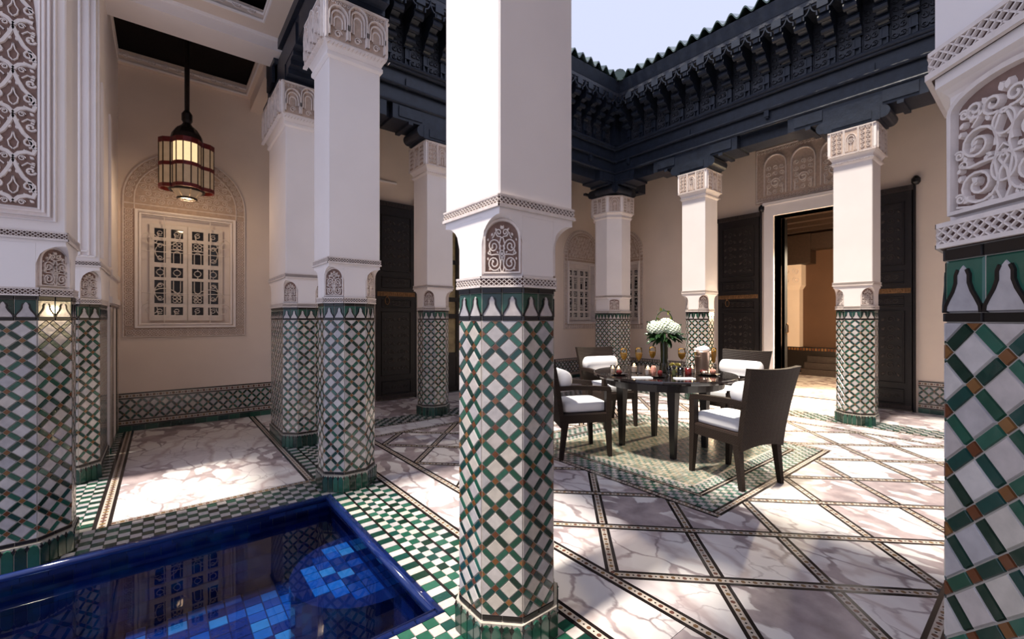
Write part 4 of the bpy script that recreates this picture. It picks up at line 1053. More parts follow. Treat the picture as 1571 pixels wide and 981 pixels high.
# ------------------------------------------------------------------ room beyond the doorway
m = MB(); m.box(12.6, 12.8, 0.5, 5.4, -.1, 4.0); m.build('wall_room_back', ROOMW, kind='structure')
m = MB(); m.box(8.56, 12.6, 5.2, 5.4, -.1, 4.0); m.box(8.56, 12.6, 0.5, 0.7, -.1, 4.0); m.build('wall_room_side', ROOMW, kind='structure')
m = MB(); m.box(8.56, 12.8, .5, 5.4, 3.55, 3.65); cr = m.build('ceiling_room', ROOMC, kind='structure')
for i in range(6):
    m = MB(); m.box(8.7 + i * .62, 8.86 + i * .62, .7, 5.2, 3.38, 3.55); m.build('beam', ROOMC, cr)
rp = structure('trim_4')
m = MB(); m.box(12.35, 12.6, 3.98, 4.48, 0, 2.05); m.build('pilaster_shaft', WALLP, rp)
m = MB(); m.loft([([(12.35, 3.98), (12.6, 3.98), (12.6, 4.48), (12.35, 4.48)], 2.05), ([(12.29, 3.92), (12.6, 3.92), (12.6, 4.54), (12.29, 4.54)], 2.15), ([(12.29, 3.92), (12.6, 3.92), (12.6, 4.54), (12.29, 4.54)], 2.66)]); pc = m.build('pilaster_capital', WALLP, rp)
m = MB(); m.M = Matrix.Translation((12.29, 4.54, 0)) @ Matrix.Rotation(-pi / 2, 4, 'Z')
for k in range(3):
    for j in range(2): m.ribbon(spiral(.11 + k * .2, 2.28 + j * .22, .08, .02, k, 1.5, 9), .02, .02)
m.build('carved_relief', CARVE, pc, kind='stuff')
m = MB(); m.box(12.2, 12.6, 3.7, 5.2, 2.67, 3.38); m.box(12.25, 12.6, .7, 5.2, 3.0, 3.38); m.build('lintel', ROOMC, rp)
m = MB(); m.box(12.33, 12.6, .7, 5.2, 0.0, .62); m.build('dado', T_BLACK, rp)
m = MB()
for k in range(70):
    y = .72 + k * .064
    m.cur = random.random(); m.box(12.322, 12.33, y, y + .04, .54, .60); m.box(12.322, 12.33, y, y + .04, .06, .10)
m.build('dado_tile', T_BROWN, rp, kind='stuff')
for i in range(3):
    m = MB(); m.box(11.75 + i * .2, 12.32, 1.4, 3.75, i * .14, .14 + i * .14); m.build('step', DOORC, rp)

# ------------------------------------------------------------------ plaster ceilings and beams of the gallery
ceil = MB(); ceil.box(-0.9, 1.0, 3.3, 6.9, 4.40, 4.72); ceil.box(1.0, 8.6, 5.3, 6.9, 4.45, 4.55); ceil.box(6.7, 8.6, -1.0, 5.3, 4.45, 4.55)
ceiling = ceil.build('ceiling', CEILD, kind='structure')
def coffer(x0, x1, y0, y1, z0, z1, w):
    m = MB(); m.box(x0, x1, y0, y0 + w, z0, z1); m.box(x0, x1, y1 - w, y1, z0, z1); m.box(x0, x0 + w, y0 + w, y1 - w, z0, z1); m.box(x1 - w, x1, y0 + w, y1 - w, z0, z1); m.build('coffer_wall', WALLP, ceiling)
    m = MB()
    for a, b, z in ((0, .03, z0), (0.015, .02, z0 + .07)):
        q = w - .004; m.tube([(x0 + q, y0 + q, z + .015), (x1 - q, y0 + q, z + .015), (x1 - q, y1 - q, z + .015), (x0 + q, y1 - q, z + .015)], .018, 6, closed=True)
    m.build('coffer_moulding', PLASTER, ceiling)
    m = MB(); n = int((x1 - x0 - 2 * w) / .12)
    for k in range(n):
        xx = x0 + w + .06 + k * .12; m.M = Matrix.Translation((xx, y1 - w, z0 + .085)); m.ribbon(spiral(0, 0, .04, .01, k, 1.5, 8), .014, .008)
    m.M = Matrix(); m.build('coffer_relief', CARVE, ceiling, kind='stuff')
coffer(-.5, 1.0, 5.38, 6.80, 4.25, 4.39, .12)
coffer(-.8, 1.0, 3.60, 5.06, 4.20, 4.32, .22)
m = MB(); m.box(-.9, 1.0, 5.04, 5.40, 4.075, 4.62); m.build('plaster_beam', PLASTER, ceiling)
m = MB(); m.tube([(-.9, 5.05, 4.20), (1.0, 5.05, 4.20)], .03, 8); m.tube([(-.9, 5.03, 4.28), (1.0, 5.03, 4.28)], .025, 8); m.build('beam_moulding', PLASTER, ceiling)
m = MB(); m.box(0.93, 1.30, 5.69, 6.76, 4.09, 4.5); m.build('plaster_beam', WALLP, ceiling)
# plaster wall under the ceiling of the left gallery and its picture rail
m = MB(); m.tube([(1.3, LW - .02, 3.52), (3.0, LW - .02, 3.52)], .02, 6); m.build('trim_5', PLASTER, kind='structure')

# near side of the court: its wall, gallery roof and beam
m = MB(); m.box(-2.2, 8.56, -1.94, -1.64, -.1, 4.6); m.build('wall_near', WALLP, kind='structure')
m = MB(); m.box(-.62, 1.0, -1.64, 1.1, 4.62, 4.74); m.box(1.0, 6.7, -1.64, -.12, 4.62, 4.74); m.build('ceiling_near', CEILD, kind='structure')  # unseen roof, stopped short so sun reaches the pool, front floor stays shaded
m = MB(); m.box(1.0, 6.7, -.50, -.12, 3.86, 5.3); m.build('trim_9', WOOD, kind='structure')

# ------------------------------------------------------------------ carved cedar frieze
def curl(m, x, y0, y1, z, r, sg):
    poly = [(x, z - r), (x + sg * r * .5, z - r)] + [(x + sg * r * (.5 + .9 * sin(a)), z - r * cos(a)) for a in [pi * k / 10 for k in range(11)]] + [(x, z + r)]
    n = len(poly); v = [(a, y0, b) for a, b in poly] + [(a, y1, b) for a, b in poly]
    m.add(v, [tuple(range(n)), tuple(range(2 * n - 1, n - 1, -1))] + [(i, n + i, n + (i + 1) % n, (i + 1) % n) for i in range(n)])
def bracket_mesh():
    if 'br' in _cache: return _cache['br']
    m = MB(); wx = .05
    prof = [(0, 4.52), (-.03, 4.52), (-.03, 4.60), (-.05, 4.62), (-.05, 4.74), (-.10, 4.79), (-.10, 4.83), (-.19, 4.88), (-.19, 4.93), (-.30, 4.985), (-.30, 5.03), (-.40, 5.09), (-.40, 5.16), (0, 5.16)]
    def ext(pr, x0, x1):
        n = len(pr); v = [(x0, y, z) for y, z in pr] + [(x1, y, z) for y, z in pr]
        m.add(v, [tuple(range(n)), tuple(range(2 * n - 1, n - 1, -1))] + [((i + 1) % n, n + (i + 1) % n, n + i, i) for i in range(n)])
    ext(prof[:5] + [(0, 4.74)], -.028, .028); ext([(0, 4.74)] + prof[4:], -wx, wx)
    for x in (-.03, .03): m.box(x - .008, x + .008, -.058, -.0, 4.53, 4.72)
    for y, z, r in ((-.12, 4.80, .035), (-.21, 4.90, .04), (-.33, 5.0, .045)):
        m.tube([(-wx - .015, y, z), (wx + .015, y, z)], r, 8)
    m.box(-.055, .055, -.07, 0, 4.74, 4.77); m.box(-.042, .042, -.066, 0, 4.60, 4.62)
    m.box(-.03, .03, -.40, -.385, 5.04, 5.12)
    _cache['br'] = m.mesh('bracket', WOOD, rnd=False); return _cache['br']
def fpanel_mesh(w):
    key = ('fp', round(w, 3))
    if key in _cache: return _cache[key]
    m = MB(); hw = w / 2
    m.slab([(-hw, 4.53), (hw, 4.53), (hw, 5.16), (-hw, 5.16)], 0.01)
    m.ribbon([(-hw + .012, 4.54), (hw - .012, 4.54), (hw - .012, 5.1), (-hw + .012, 5.1)], .016, .024, h0=.008, closed=True)
    for k in range(5):
        for sg in (-1, 1):
            m.ribbon(spiral(sg * hw * .42, 4.60 + k * .1, .036, .008, k * 1.3, sg * 1.4, 8), .013, .028, h0=.008); m.slab(leafpoly(sg * hw * .05, 4.57 + k * .1, .055, pi / 2 - sg * .8), .026, .008, inset=.3)
    _cache[key] = m.mesh('carved_panel', WOODC, rnd=False); return _cache[key]
def frieze(name, length, x_cols, loc, rz, corner):
    root = structure(name, loc, rz); P = 0.256
    m = MB(); m.box(0, length, 0.0, .40, 4.03, 5.35); m.build('frieze_core', WOOD, root)
    # three stepped fascia boards with dark rolls between them
    for y, z0, z1 in ((-.02, 4.035, 4.225), (-.05, 4.25, 4.425)):
        m = MB(); m.box(0, length, y, 0.01, z0, z1); m.build('fascia_board', WOOD, root)
    m = MB()
    for y, z, r in ((-.03, 4.03, .022), (-.055, 4.237, .022), (-.085, 4.44, .024), (-.10, 4.475, .026), (-.055, 4.505, .022)): m.tube([(0, y, z), (length, y, z)], r, 8)
    m.box(0, length, -.085, .01, 4.43, 4.50); m.build('roll_moulding', WOOD, root)
    n = int(length / 0.62)
    b = MB(); b.box(-.03, .03, -.07, -.02, 4.135, 4.235); b.box(-.022, .022, -.06, -.02, 4.115, 4.135); bm_ = b.mesh('dowel_block', WOOD, rnd=False)
    for i in range(n): link('dowel_block', bm_, root, (0.35 + i * 1.16, 0, 0.11 if i % 2 else 0)) if 0.35 + i * 1.16 < length else None
    k = int((length - 0.42) / P); pm = fpanel_mesh(P - .075); bk = bracket_mesh()
    for i in range(k):
        x = corner - (0.36 + i * P) if corner > 0 else 0.36 + i * P
        if not 0.05 < x < length - .05: continue
        link('bracket', bk, root, (x, 0, 0)); link('carved_panel', pm, root, (x + P / 2, 0, 0))
    # carved upper strip with a pointed arch between every two brackets, plain board and soffit
    up = MB(); pl = 0.40
    xa, xb = (0.0, corner - .36 - .02) if corner > 0 else (0.38, length)
    m = MB()
    kk = int((xb - xa) / P)
    for i in range(kk + 1):
        x = (corner - .36 - i * P) if corner > 0 else 0.36 + i * P
        pts = [(x - P / 2, 5.17)] + [(x - P / 2, 5.02)] + [(x - P / 2 + (P / 2 - .042) * t, 5.02 + .0 * t) for t in (1,)]
        m.M = Matrix.Translation((0, -pl, 0))
        m.slab([(x - .058, 5.10), (x + .058, 5.10), (x + .058, 5.20), (x - .058, 5.20)], .02)
        for sg in (-1, 1): m.ribbon([(x + sg * .058, 5.02)] + [(x + sg * (.058 + .07 * sin(pi / 2 * t / 5)), 5.02 + .13 * (1 - cos(pi / 2 * t / 5)) + .05) for t in range(6)], .02, .02)
    m.M = Matrix(); m.build('arcade_trim', WOOD, root, kind='stuff')
    m = MB(); m.box(xa - (.0 if corner > 0 else .02), xb + .02, -pl, .35, 5.16, 5.20); m.box(xa - .3 * (corner < 0) , xb + .3 * (corner > 0), -pl - .015, -pl + .05, 5.19, 5.25); m.build('soffit', WOODC, root)
    m = MB(); m.loft([([(xa - .38 * (corner < 0), -pl - .02), (xb + .38 * (corner > 0), -pl - .02), (xb + .38 * (corner > 0), .3), (xa - .38 * (corner < 0), .3)], 5.25), ([(xa - .38 * (corner < 0), -pl - .07), (xb + .38 * (corner > 0), -pl - .07), (xb + .38 * (corner > 0), .3), (xa - .38 * (corner < 0), .3)], 5.43)]); m.build('eave_board', WOOD, root)
    # corbels over the columns
    for xc, wd in x_cols:
        c = MB()
        xl = max(xc - .70, .03); c.box(xl, xc + .70, -.03, .39, 3.825, 4.03); c.box(max(xl, xc - .62), xc - .30, -.045, -.03, 3.86, 3.99); c.box(xc + .30, xc + .62, -.045, -.03, 3.86, 3.99)
        c.box(xc - .28, xc + .28, -.045, .39, 3.67, 3.83); c.box(xc - .20, xc + .20, -.055, -.045, 3.70, 3.80)
        for sg in (-1, 1):
            curl(c, xc + sg * .27, -.04, .38, 3.755, .072, sg); c.box(xc + sg * .46 - .03, xc + sg * .46 + .03, -.04, .38, 3.79, 3.83)
        c.build('corbel', WOOD, root)
    m = MB(); m.box(0, length, .08, .38, 3.86, 4.04); m.build('lintel_beam', WOOD, root)
    if corner > 0: m = MB(); m.box(corner - .14, corner + .3, -.14, .3, 4.5, 5.3); m.build('corner_post', WOOD, root)
    return root
LF0 = 0.93
frieze('trim_6', 6.62 - LF0 + .02, [(1.17 - LF0 + .3, 0), (2.95 - LF0, 0), (6.9 - LF0, 0)], (LF0, 5.20, 0), 0, 6.64 - LF0)
frieze('trim_7', 5.9, [(5.2 - 5.45, 0), (5.2 - 3.645, 0), (5.2 - 1.575, 0), (5.2 + .25, 0)], (6.655, 5.2, 0), -pi / 2, -1)
# cross lintels over the near colonnade, seen from below as dark timber
nl = structure('trim_8')
m = MB(); m.box(.98, 1.34, 3.72, 5.02, 3.86, 4.62); m.box(.98, 1.34, 1.3, 3.72, 3.86, 4.62); m.box(.98, 1.34, -.7, 1.3, 3.86, 4.62); m.build('lintel_beam', WOOD, nl)
for yc in (5.24, 3.545, 1.482, -.3):
    m = MB(); w = .26 if yc < 5 else .46
    m.box(.96, 1.36, yc - w - .42, min(yc + w + .42, 5.69), 3.83, 4.03); m.box(.955, 1.365, yc - w, yc + w, 3.67, 3.83)
    for sg in (-1, 1):
        for k in range(3): m.box(.965, 1.355, yc + sg * (w + .06 + k * .1) - .05, yc + sg * (w + .06 + k * .1) + .05, 3.70 + k * .045, 3.85)
    m.build('corbel', WOOD, nl)
m = MB(); m.box(.90, 1.50, -.7, 5.25, 4.62, 5.2); m.box(.94, .985, 3.2, 5.66, 4.1, 4.5); m.build('frieze_core', WOOD, nl)

# ------------------------------------------------------------------ glazed tile roof edge
roof = thing('tiled_roof', 'green glazed barrel tile roof edge above the carved frieze', 'roof', (0, 0, 0))
EU, EV, EZ = 6.655 - .47, 5.2 - .47, 5.43
m = MB(); sl_ = .42
m.add([(EU, -1.0, EZ), (EU, EV, EZ), (EU + 1.8, EV + 1.8, EZ + 1.8 * sl_), (EU + 1.8, -1.0, EZ + 1.8 * sl_)], [(0, 3, 2, 1)])
m.add([(0.6, EV, EZ), (EU, EV, EZ), (EU + 1.8, EV + 1.8, EZ + 1.8 * sl_), (0.6, EV + 1.8, EZ + 1.8 * sl_)], [(0, 1, 2, 3)])
m.build('roof_deck', WOOD, roof)
def roof_tile_mesh():
    m = MB(); m.cur = 0.0; P = 0.19; N = 14; v = []; f = []
    for r, (y, z) in enumerate(((-.03, 0), (.42, .42 * sl_ + .0))):
        for th in (0.0, .026):
            for i in range(N + 1):
                x = -P / 2 + P * i / N; v.append((x, y, z + .052 * cos(2 * pi * i / N) + .045 + th))
    n = N + 1
    for i in range(N):
        f += [(n + i, n + i + 1, 3 * n + i + 1, 3 * n + i), (i, 2 * n + i, 2 * n + i + 1, i + 1), (i, i + 1, n + i + 1, n + i)]
    m.add(v, f); return m.mesh('roof_tile', ROOFT, smooth=False, rnd=False)
rt = roof_tile_mesh()
for i in range(30):
    v = EV - .10 - i * .19
    if v > -1.0: link('roof_tile', rt, roof, (EU, v, EZ), -pi / 2)
for i in range(30):
    u = EU - .10 - i * .19
    if u > .7: link('roof_tile', rt, roof, (u, EV, EZ), 0)
for k in range(1, 9):
    for i in range(30):
        o = .42 * k * .93
        v = EV - .10 - i * .19 + o
        if k < 3 and v > 2 and v < EV - .1 + o: link('roof_tile', rt, roof, (EU + o, v, EZ + o * sl_ + .015), -pi / 2)
m = MB(); m.tube([(EU - .05, EV - .05, EZ + .07), (EU + .5, EV + .5, EZ + .07 + .5 * sl_)], [.085, .085], 12); m.tube([(EU - .06, EV - .06, EZ + .07), (EU - .03, EV - .03, EZ + .07)], .10, 12); m.build('valley_tile', ROOFT, roof)

# ------------------------------------------------------------------ pendant lantern
def lantern(label, x, y, zb_, ztop):
    root = thing('pendant_lantern', label, 'lantern', (x, y, zb_))
    m = MB(); m.lathe([(.022, .78), (.026, ztop - zb_)], 8); m.lathe([(.03, .84), (.05, .88), (.05, .95), (.025, .99)], 10); m.lathe([(.03, ztop - zb_ - .04), (.06, ztop - zb_)], 10); m.build('rod', LDARK, root)
    m = MB(); m.lathe([(.16, .58), (.15, .66), (.135, .72), (.10, .78), (.055, .82), (.03, .86)], 12); m.build('dome', LDARK, root)
    for q in range(4):
        a0 = q * pi / 2 - radians(92); cx, cy = .122 * cos(a0), .122 * sin(a0); R = .125; nP = 7
        angs = [a0 - 1.95 + 3.9 * k / nP for k in range(nP + 1)]
        pts = [(cx + R * cos(a), cy + R * sin(a)) for a in angs]
        for z0, z1 in ((.10, .14), (.33, .37), (.575, .63)):
            met = MB()
            for i in range(nP):
                (xa, ya), (xb, yb) = pts[i], pts[i + 1]
                met.prism([(xa * .96, ya * .96), (xb * .96, yb * .96), (xb * 1.03, yb * 1.03), (xa * 1.03, ya * 1.03)][::-1], z0, z1)
            met.build('red_band', LREDM, root)
        bars = MB()
        for px, py in pts: bars.tube([(px, py, .11), (px, py, .60)], .006, 5)
        bars.build('glazing_bar', LDARK, root)
        for i in range(nP):
            (xa, ya), (xb, yb) = pts[i], pts[i + 1]
            for z0, z1 in ((.135, .335), (.365, .585)):
                b = MB(); b.add([(xa, ya, z0), (xb, yb, z0), (xb, yb, z1), (xa, ya, z1), (xa * .97, ya * .97, z0), (xb * .97, yb * .97, z0), (xb * .97, yb * .97, z1), (xa * .97, ya * .97, z1)], [(0, 1, 2, 3), (7, 6, 5, 4), (0, 4, 5, 1), (3, 2, 6, 7), (0, 3, 7, 4), (1, 5, 6, 2)])
                b.build('glass_panel', LGLASSB if (z0 > .3 and q == 0 and i in (1, 2, 3, 4)) else LGLASS, root)
    for k in range(8):
        a, b2 = 2 * pi * k / 8 + .2, 2 * pi * (k + 1) / 8 + .2
        b = MB(); c = .97
        q4 = [(.15 * cos(a), .15 * sin(a), .105), (.15 * cos(b2), .15 * sin(b2), .105), (.085 * cos(b2), .085 * sin(b2), .02), (.085 * cos(a), .085 * sin(a), .02)]
        ctr = Vector((sum(p[0] for p in q4) / 4, sum(p[1] for p in q4) / 4, sum(p[2] for p in q4) / 4))
        q4 = [tuple(ctr + (Vector(p) - ctr) * .9) for p in q4]
        b.add(q4 + [(x * .96, y * .96, z + .006) for x, y, z in q4], [(3, 2, 1, 0), (4, 5, 6, 7), (0, 1, 5, 4), (1, 2, 6, 5), (2, 3, 7, 6), (3, 0, 4, 7)]); b.build('glass_panel', LGLASS, root)
    m = MB(); m.tube([(.085 * cos(2 * pi * k / 16), .085 * sin(2 * pi * k / 16), .015) for k in range(16)], .012, 6, closed=True); m.tube([(.155 * cos(2 * pi * k / 16), .155 * sin(2 * pi * k / 16), .105) for k in range(16)], .014, 6, closed=True)
    m.build('base_ring', LDARK, root)
    pl = bpy.data.lights.new('lantern_bulb', 'POINT'); pl.energy = 5; pl.color = (1, .70, .42); pl.shadow_soft_size = .05
    po = bpy.data.objects.new('lantern_bulb', pl); COL.objects.link(po); po.parent = root; po.location = (0, 0, -.03)
    return root
lantern('red and amber glass pendant lantern hanging before the arched window', .225, 6.02, 2.62, 4.61)
# added spotlight, unseen in the room, throwing warm light out through the doorway
sp = thing('added_spotlight', 'added black spotlight, unseen under the room ceiling beyond the doorway', 'spotlight', (10.02, 2.45, 3.38))
m = MB(); m.lathe([(.05, -.06), (.05, 0)], 12); m.tube([(0, 0, -.05), (-.02, 0, -.12)], .015, 8); m.tube([(.03, 0, -.10), (-.10, 0, -.19)], [.045, .06], 12); m.build('spot_head', LDARK, sp)
ld = bpy.data.lights.new('added_door_spot', 'SPOT'); ld.energy = 1300; ld.color = (1, .82, .58); ld.spot_size = radians(78); ld.spot_blend = .6; ld.shadow_soft_size = .08
lo = bpy.data.objects.new('added_door_spot', ld); COL.objects.link(lo); lo.location = (9.9, 2.45, 3.05)
lo.rotation_euler = (Vector((9.9, 2.45, 3.05)) - Vector((7.4, 2.2, 0.0))).to_track_quat('Z', 'Y').to_euler()
rl_ = bpy.data.lights.new('added_room_fill', 'POINT'); rl_.energy = 130; rl_.color = (1, .74, .45); rl_.shadow_soft_size = .1  # added fill light without a fixture, brightens the floor beyond the doorway
ro = bpy.data.objects.new('added_room_fill', rl_); COL.objects.link(ro); ro.location = (10.0, 2.0, 1.5)

# ------------------------------------------------------------------ table and chairs
TX, TY, TZ = 4.01, 2.52, 0.755
tb = thing('dining_table', 'round black dining table on tapered legs in the middle of the mosaic', 'table', (TX, TY, 0))
m = MB(); m.lathe([(.66, TZ - .04), (.695, TZ - .034), (.70, TZ - .02), (.698, TZ - .006), (.69, TZ)], 56); m.build('table_top', LACQ, tb)
m = MB(); m.lathe([(.57, TZ - .115), (.58, TZ - .04)], 40); m.build('apron', DARKLEG, tb)
for sx in (-1, 1):
    for sy in (-1, 1):
        x, y = sx * .29, sy * .29
        def sq(h, dx=0, dy=0): return [(x + dx - h, y + dy - h), (x + dx + h, y + dy - h), (x + dx + h, y + dy + h), (x + dx - h, y + dy + h)]
        m = MB(); m.loft([(sq(.022), 0), (sq(.030), .3), (sq(.042), .62), (sq(.058), TZ - .11)]); m.build('leg', DARKLEG, tb)
m = MB()
for s in (-1, 1):
    for ax in (0, 1):
        pts = [(-.29 + .58 * k / 10, TZ - .14 + .03 * (1 - (2 * k / 10 - 1) ** 2)) for k in range(11)]
        v = []; f = []
        for i, (t, z) in enumerate(pts):
            for o in (-.02, .02):
                for zz in (z, TZ - .1): v.append((t, s * .29 + o, zz) if ax == 0 else (s * .29 + o, t, zz))
        for i in range(10): a = 4 * i; b = a + 4; f += [(a, b, b + 1, a + 1), (a + 2, a + 3, b + 3, b + 2), (a, a + 2, b + 2, b)]
        m.add(v, f)
m.build('arched_brace', DARKLEG, tb)

def chair(label, x, y, ang):                         # local facing +y
    root = thing('wicker_armchair', label, 'chair', (x, y, 0), ang, 'wicker armchairs around the table')
    m = MB(); m.cbox(-.235, .235, -.235, .235, .335, .425, .012); m.build('seat_frame', WICKER, root)
    # woven back shell: flared, leaning, dished top
    v = []; f = []; NX, NZ = 10, 8
    for side in (0, 1):
        for j in range(NZ + 1):
            t = j / NZ; z = .30 + .64 * t; y0 = -.222 - .115 * t ** 1.3; hw = .232 + .042 * t ** 1.5
            for i in range(NX + 1):
                s = -1 + 2 * i / NX; zz = z - (.012 * (1 - s * s) * t) + (.035 * (1 - s * s)) * (1 - t) * (1 if j == 0 else 0)
                v.append((s * hw, y0 - .03 * (1 - s * s) * (0.4 + .6 * t) - (.045 if side else 0), zz))
    n1 = (NX + 1) * (NZ + 1)
    for j in range(NZ):
        for i in range(NX):
            a = j * (NX + 1) + i; b = a + 1; c = a + NX + 2; d = a + NX + 1
            f += [(d, c, b, a), (n1 + a, n1 + b, n1 + c, n1 + d)]
    for j in range(NZ):
        for i in (0, NX): a = j * (NX + 1) + i; d = a + NX + 1; f.append((a, d, n1 + d, n1 + a) if i else (d, a, n1 + a, n1 + d))
    for i in range(NX):
        for j in (0, NZ): a = j * (NX + 1) + i; b = a + 1; f.append((a, b, n1 + b, n1 + a) if j else (b, a, n1 + a, n1 + b))
    m = MB(); m.add(v, f); m.build('backrest', WICKER, root)
    def legm(x, y, x1, y1, top, h0=.017, h1=.026):
        q = lambda cx, cy, h: [(cx - h, cy - h), (cx + h, cy - h), (cx + h, cy + h), (cx - h, cy + h)]
        b = MB(); b.loft([(q(x, y, h0), 0), (q(x1, y1, h1), .34), (q(x1, y1, h1), top)]); return b
    for s in (-1, 1):
        legm(s * .215, .235, s * .215, .215, .64).build('leg', WICKER, root)
        legm(s * .215, -.255, s * .212, -.215, .34).build('leg', WICKER, root)
        b = MB(); pts = [(s * .228, -.285, .665), (s * .228, -.12, .668), (s * .222, .10, .655), (s * .217, .235, .64)]
        for k in range(3):
            p, q = pts[k], pts[k + 1]; w = .024
            b.add([(p[0] - w, p[1], p[2] - .02), (p[0] + w, p[1], p[2] - .02), (p[0] + w, p[1], p[2] + .02), (p[0] - w, p[1], p[2] + .02), (q[0] - w, q[1], q[2] - .02), (q[0] + w, q[1], q[2] - .02), (q[0] + w, q[1], q[2] + .02), (q[0] - w, q[1], q[2] + .02)], [(0, 1, 5, 4), (1, 2, 6, 5), (2, 3, 7, 6), (3, 0, 4, 7), (0, 3, 2, 1), (4, 5, 6, 7)])
        b.build('armrest', WICKER, root)
    return root
def cushion(x, y, ang, lab1, lab2):
    m = MB(); N = 28; rings = []
    for z, k in ((.428, .94), (.434, .985), (.455, 1.0), (.485, 1.0), (.505, .985), (.516, .93), (.523, .72), (.526, .4)):
        P = []
        for i in range(N):
            a = 2 * pi * (i + .5) / N; e = 0.22; cx = abs(cos(a)) ** e * (1 if cos(a) > 0 else -1); cy = abs(sin(a)) ** e * (1 if sin(a) > 0 else -1)
            P.append((.195 * k * cx, .225 * k * cy - .0))
        rings.append((P, z))
    m.loft(rings); o = m.build('seat_cushion', CUSH, None, (x, y, 0), ang, smooth=True); tag(o, lab1, 'cushion', 'white seat cushions')
    m = MB(); L = .23; prof = [(.0, -L - .004), (.06, -L), (.078, -L + .02), (.082, -L + .06), (.082, L - .06), (.078, L - .02), (.06, L), (.0, L + .004)]
    pts = []; v = []; f = []; n = 20
    for r, xx in prof:
        for k in range(n): a = 2 * pi * k / n; v.append((xx, r * cos(a) * .92, r * sin(a) * 1.12))
    for i in range(len(prof) - 1):
        for k in range(n): l = (k + 1) % n; f.append((i * n + k, i * n + l, (i + 1) * n + l, (i + 1) * n + k))
    m.add(v, f); ca, sa = cos(ang), sin(ang); ly = -.215
    o = m.build('bolster_cushion', CUSH, None, (x - sa * ly, y + ca * ly, .735), ang, smooth=True); tag(o, lab2, 'cushion', 'white bolster cushions')
    sm_ = MB(); 
def face(dx, dy): return atan2(dy, dx) - pi / 2
for lab, x, y, a, l1, l2 in (
    ('wicker armchair nearest the viewer with its woven back turned to us', 3.70, 1.672, face(.27, .963), 'white seat pad on the nearest chair seen from behind', 'white round bolster behind the back of the nearest chair'),
    ('wicker armchair half hidden by the central column, seen side on', 3.20, 2.945, face(.906, -.42), 'white seat pad on the chair beside the central column', 'white bolster seen end on beside the central column'),
    ('wicker armchair on the far side facing us before the corner pillar', 4.37, 3.49, face(-.30, -.954), 'white seat pad on the far chair before the corner pillar', 'wide white bolster on the far chair before the corner pillar'),
    ('wicker armchair on the doorway side of the table facing left', 5.05, 2.30, face(-1, 0.02), 'white seat pad of the chair near the doorway', 'white bolster on the chair near the doorway')):
    chair(lab, x, y, a); cushion(x, y, a, l1, l2)

# ------------------------------------------------------------------ things on the table
def at(px, d):                                        # a spot on the table top: on the sight line, d metres deep
    X = (px - 785.5) / FPX * d; return (X * C_ + d * S_, -X * S_ + d * C_)
def wine(label, px, d, h, r, fill=True):
    x, y = at(px, d); root = thing('wine_glass', label, 'glass', (x, y, TZ), 0, 'wine glasses on the table')
    b0 = h * .48
    m = MB(); m.lathe([(.034, .0), (.034, .003), (.006, .008), (.004, .02), (.004, b0), (.012, b0 + .008), (r * .8, b0 + h * .14), (r, b0 + h * .26), (r * .93, b0 + h * .42), (r * .84, h)], 18); m.build('glass_body', GLASS, root, smooth=True)
    m = MB(); m.lathe([(.010, b0 + .012), (r * .76, b0 + h * .14), (r * .95, b0 + h * .26), (r * .93, b0 + h * .32)], 16); m.build('white_wine', WINE, root, smooth=True)
wine('wine glass at the far left end of the table', 957, 4.50, .25, .036)
wine('tall wine glass in front of the others, second from the left', 980, 4.42, .26, .036)
wine('wine glass standing left of the flower vase', 1001, 4.72, .25, .038)
wine('wine glass between the vase and the ice bucket', 1046, 4.62, .24, .040)
x, y = at(1019, 4.52); vx, vy = x, y
t = thing('flower_vase', 'tall dark green glass vase in the middle of the table', 'vase', (x, y, TZ))
m = MB(); m.lathe([(.044, 0), (.046, .01), (.040, .10), (.036, .2), (.040, .31), (.042, .33)], 20); m.build('vase_body', VASEG, t, smooth=True)
m = MB(); m.lathe([(.05, 0), (.05, .012), (.047, .09), (.0475, .10), (.0468, .10)], 20); m.build('glass_foot', GLASS, t, smooth=True)
bq = thing('flower_bouquet', 'white hydrangea bouquet with dark leaves in the tall vase', 'flowers', (x, y, TZ + .33))
for cx, cy, cz, R in ((0, -.02, .14, .085), (-.085, .03, .115, .075), (.085, .02, .115, .078), (-.03, .09, .125, .075), (.05, .10, .12, .07), (.02, -.09, .11, .07)):
    m = MB(); n = 90
    for i in range(n):
        zf = 1 - 1.5 * (i + .5) / n; rr = sqrt(max(0, 1 - zf * zf)); a = i * 2.39996; c = Vector((rr * cos(a), rr * sin(a), zf)); u = c.orthogonal().normalized(); w = c.cross(u); p = c * R
        for k in range(4):
            e = (u * cos(k * pi / 2 + i) + w * sin(k * pi / 2 + i)); g = (u * cos(k * pi / 2 + pi / 2 + i) + w * sin(k * pi / 2 + pi / 2 + i)); s = R * .17
            q = [p, p + e * s + c * .004, p + (e + g) * s * .9 + c * .008, p + g * s + c * .004]; m.add([tuple(v) for v in q], [(0, 1, 2, 3)])
    core = R * .93
    m.lathe([(.001, -core * .6), (core * .8, -core * .5), (core, 0), (core * .8, core * .6), (core * .3, core * .95), (.001, core)], 12)
    m.M = Matrix.Translation((0, 0, 0)); m.build('hydrangea_head', PETAL, bq, (cx, cy, cz))
def leaf_mesh():
    m = MB(); P = [(0, 0), (.25, .16), (.55, .2), (.85, .09), (1, 0)]
    v = [(x, 0, -.18 * x * x) for x, w in P] + [(x, w, -.18 * x * x + .06 * (w > 0)) for x, w in P] + [(x, -w, -.18 * x * x + .06 * (w > 0)) for x, w in P]
    f = []
    for i in range(4): f += [(i, i + 1, 6 + i, 5 + i), (i, 10 + i, 11 + i, i + 1)]
    m.add(v, f); return m.mesh('leaf', LEAF, rnd=False)
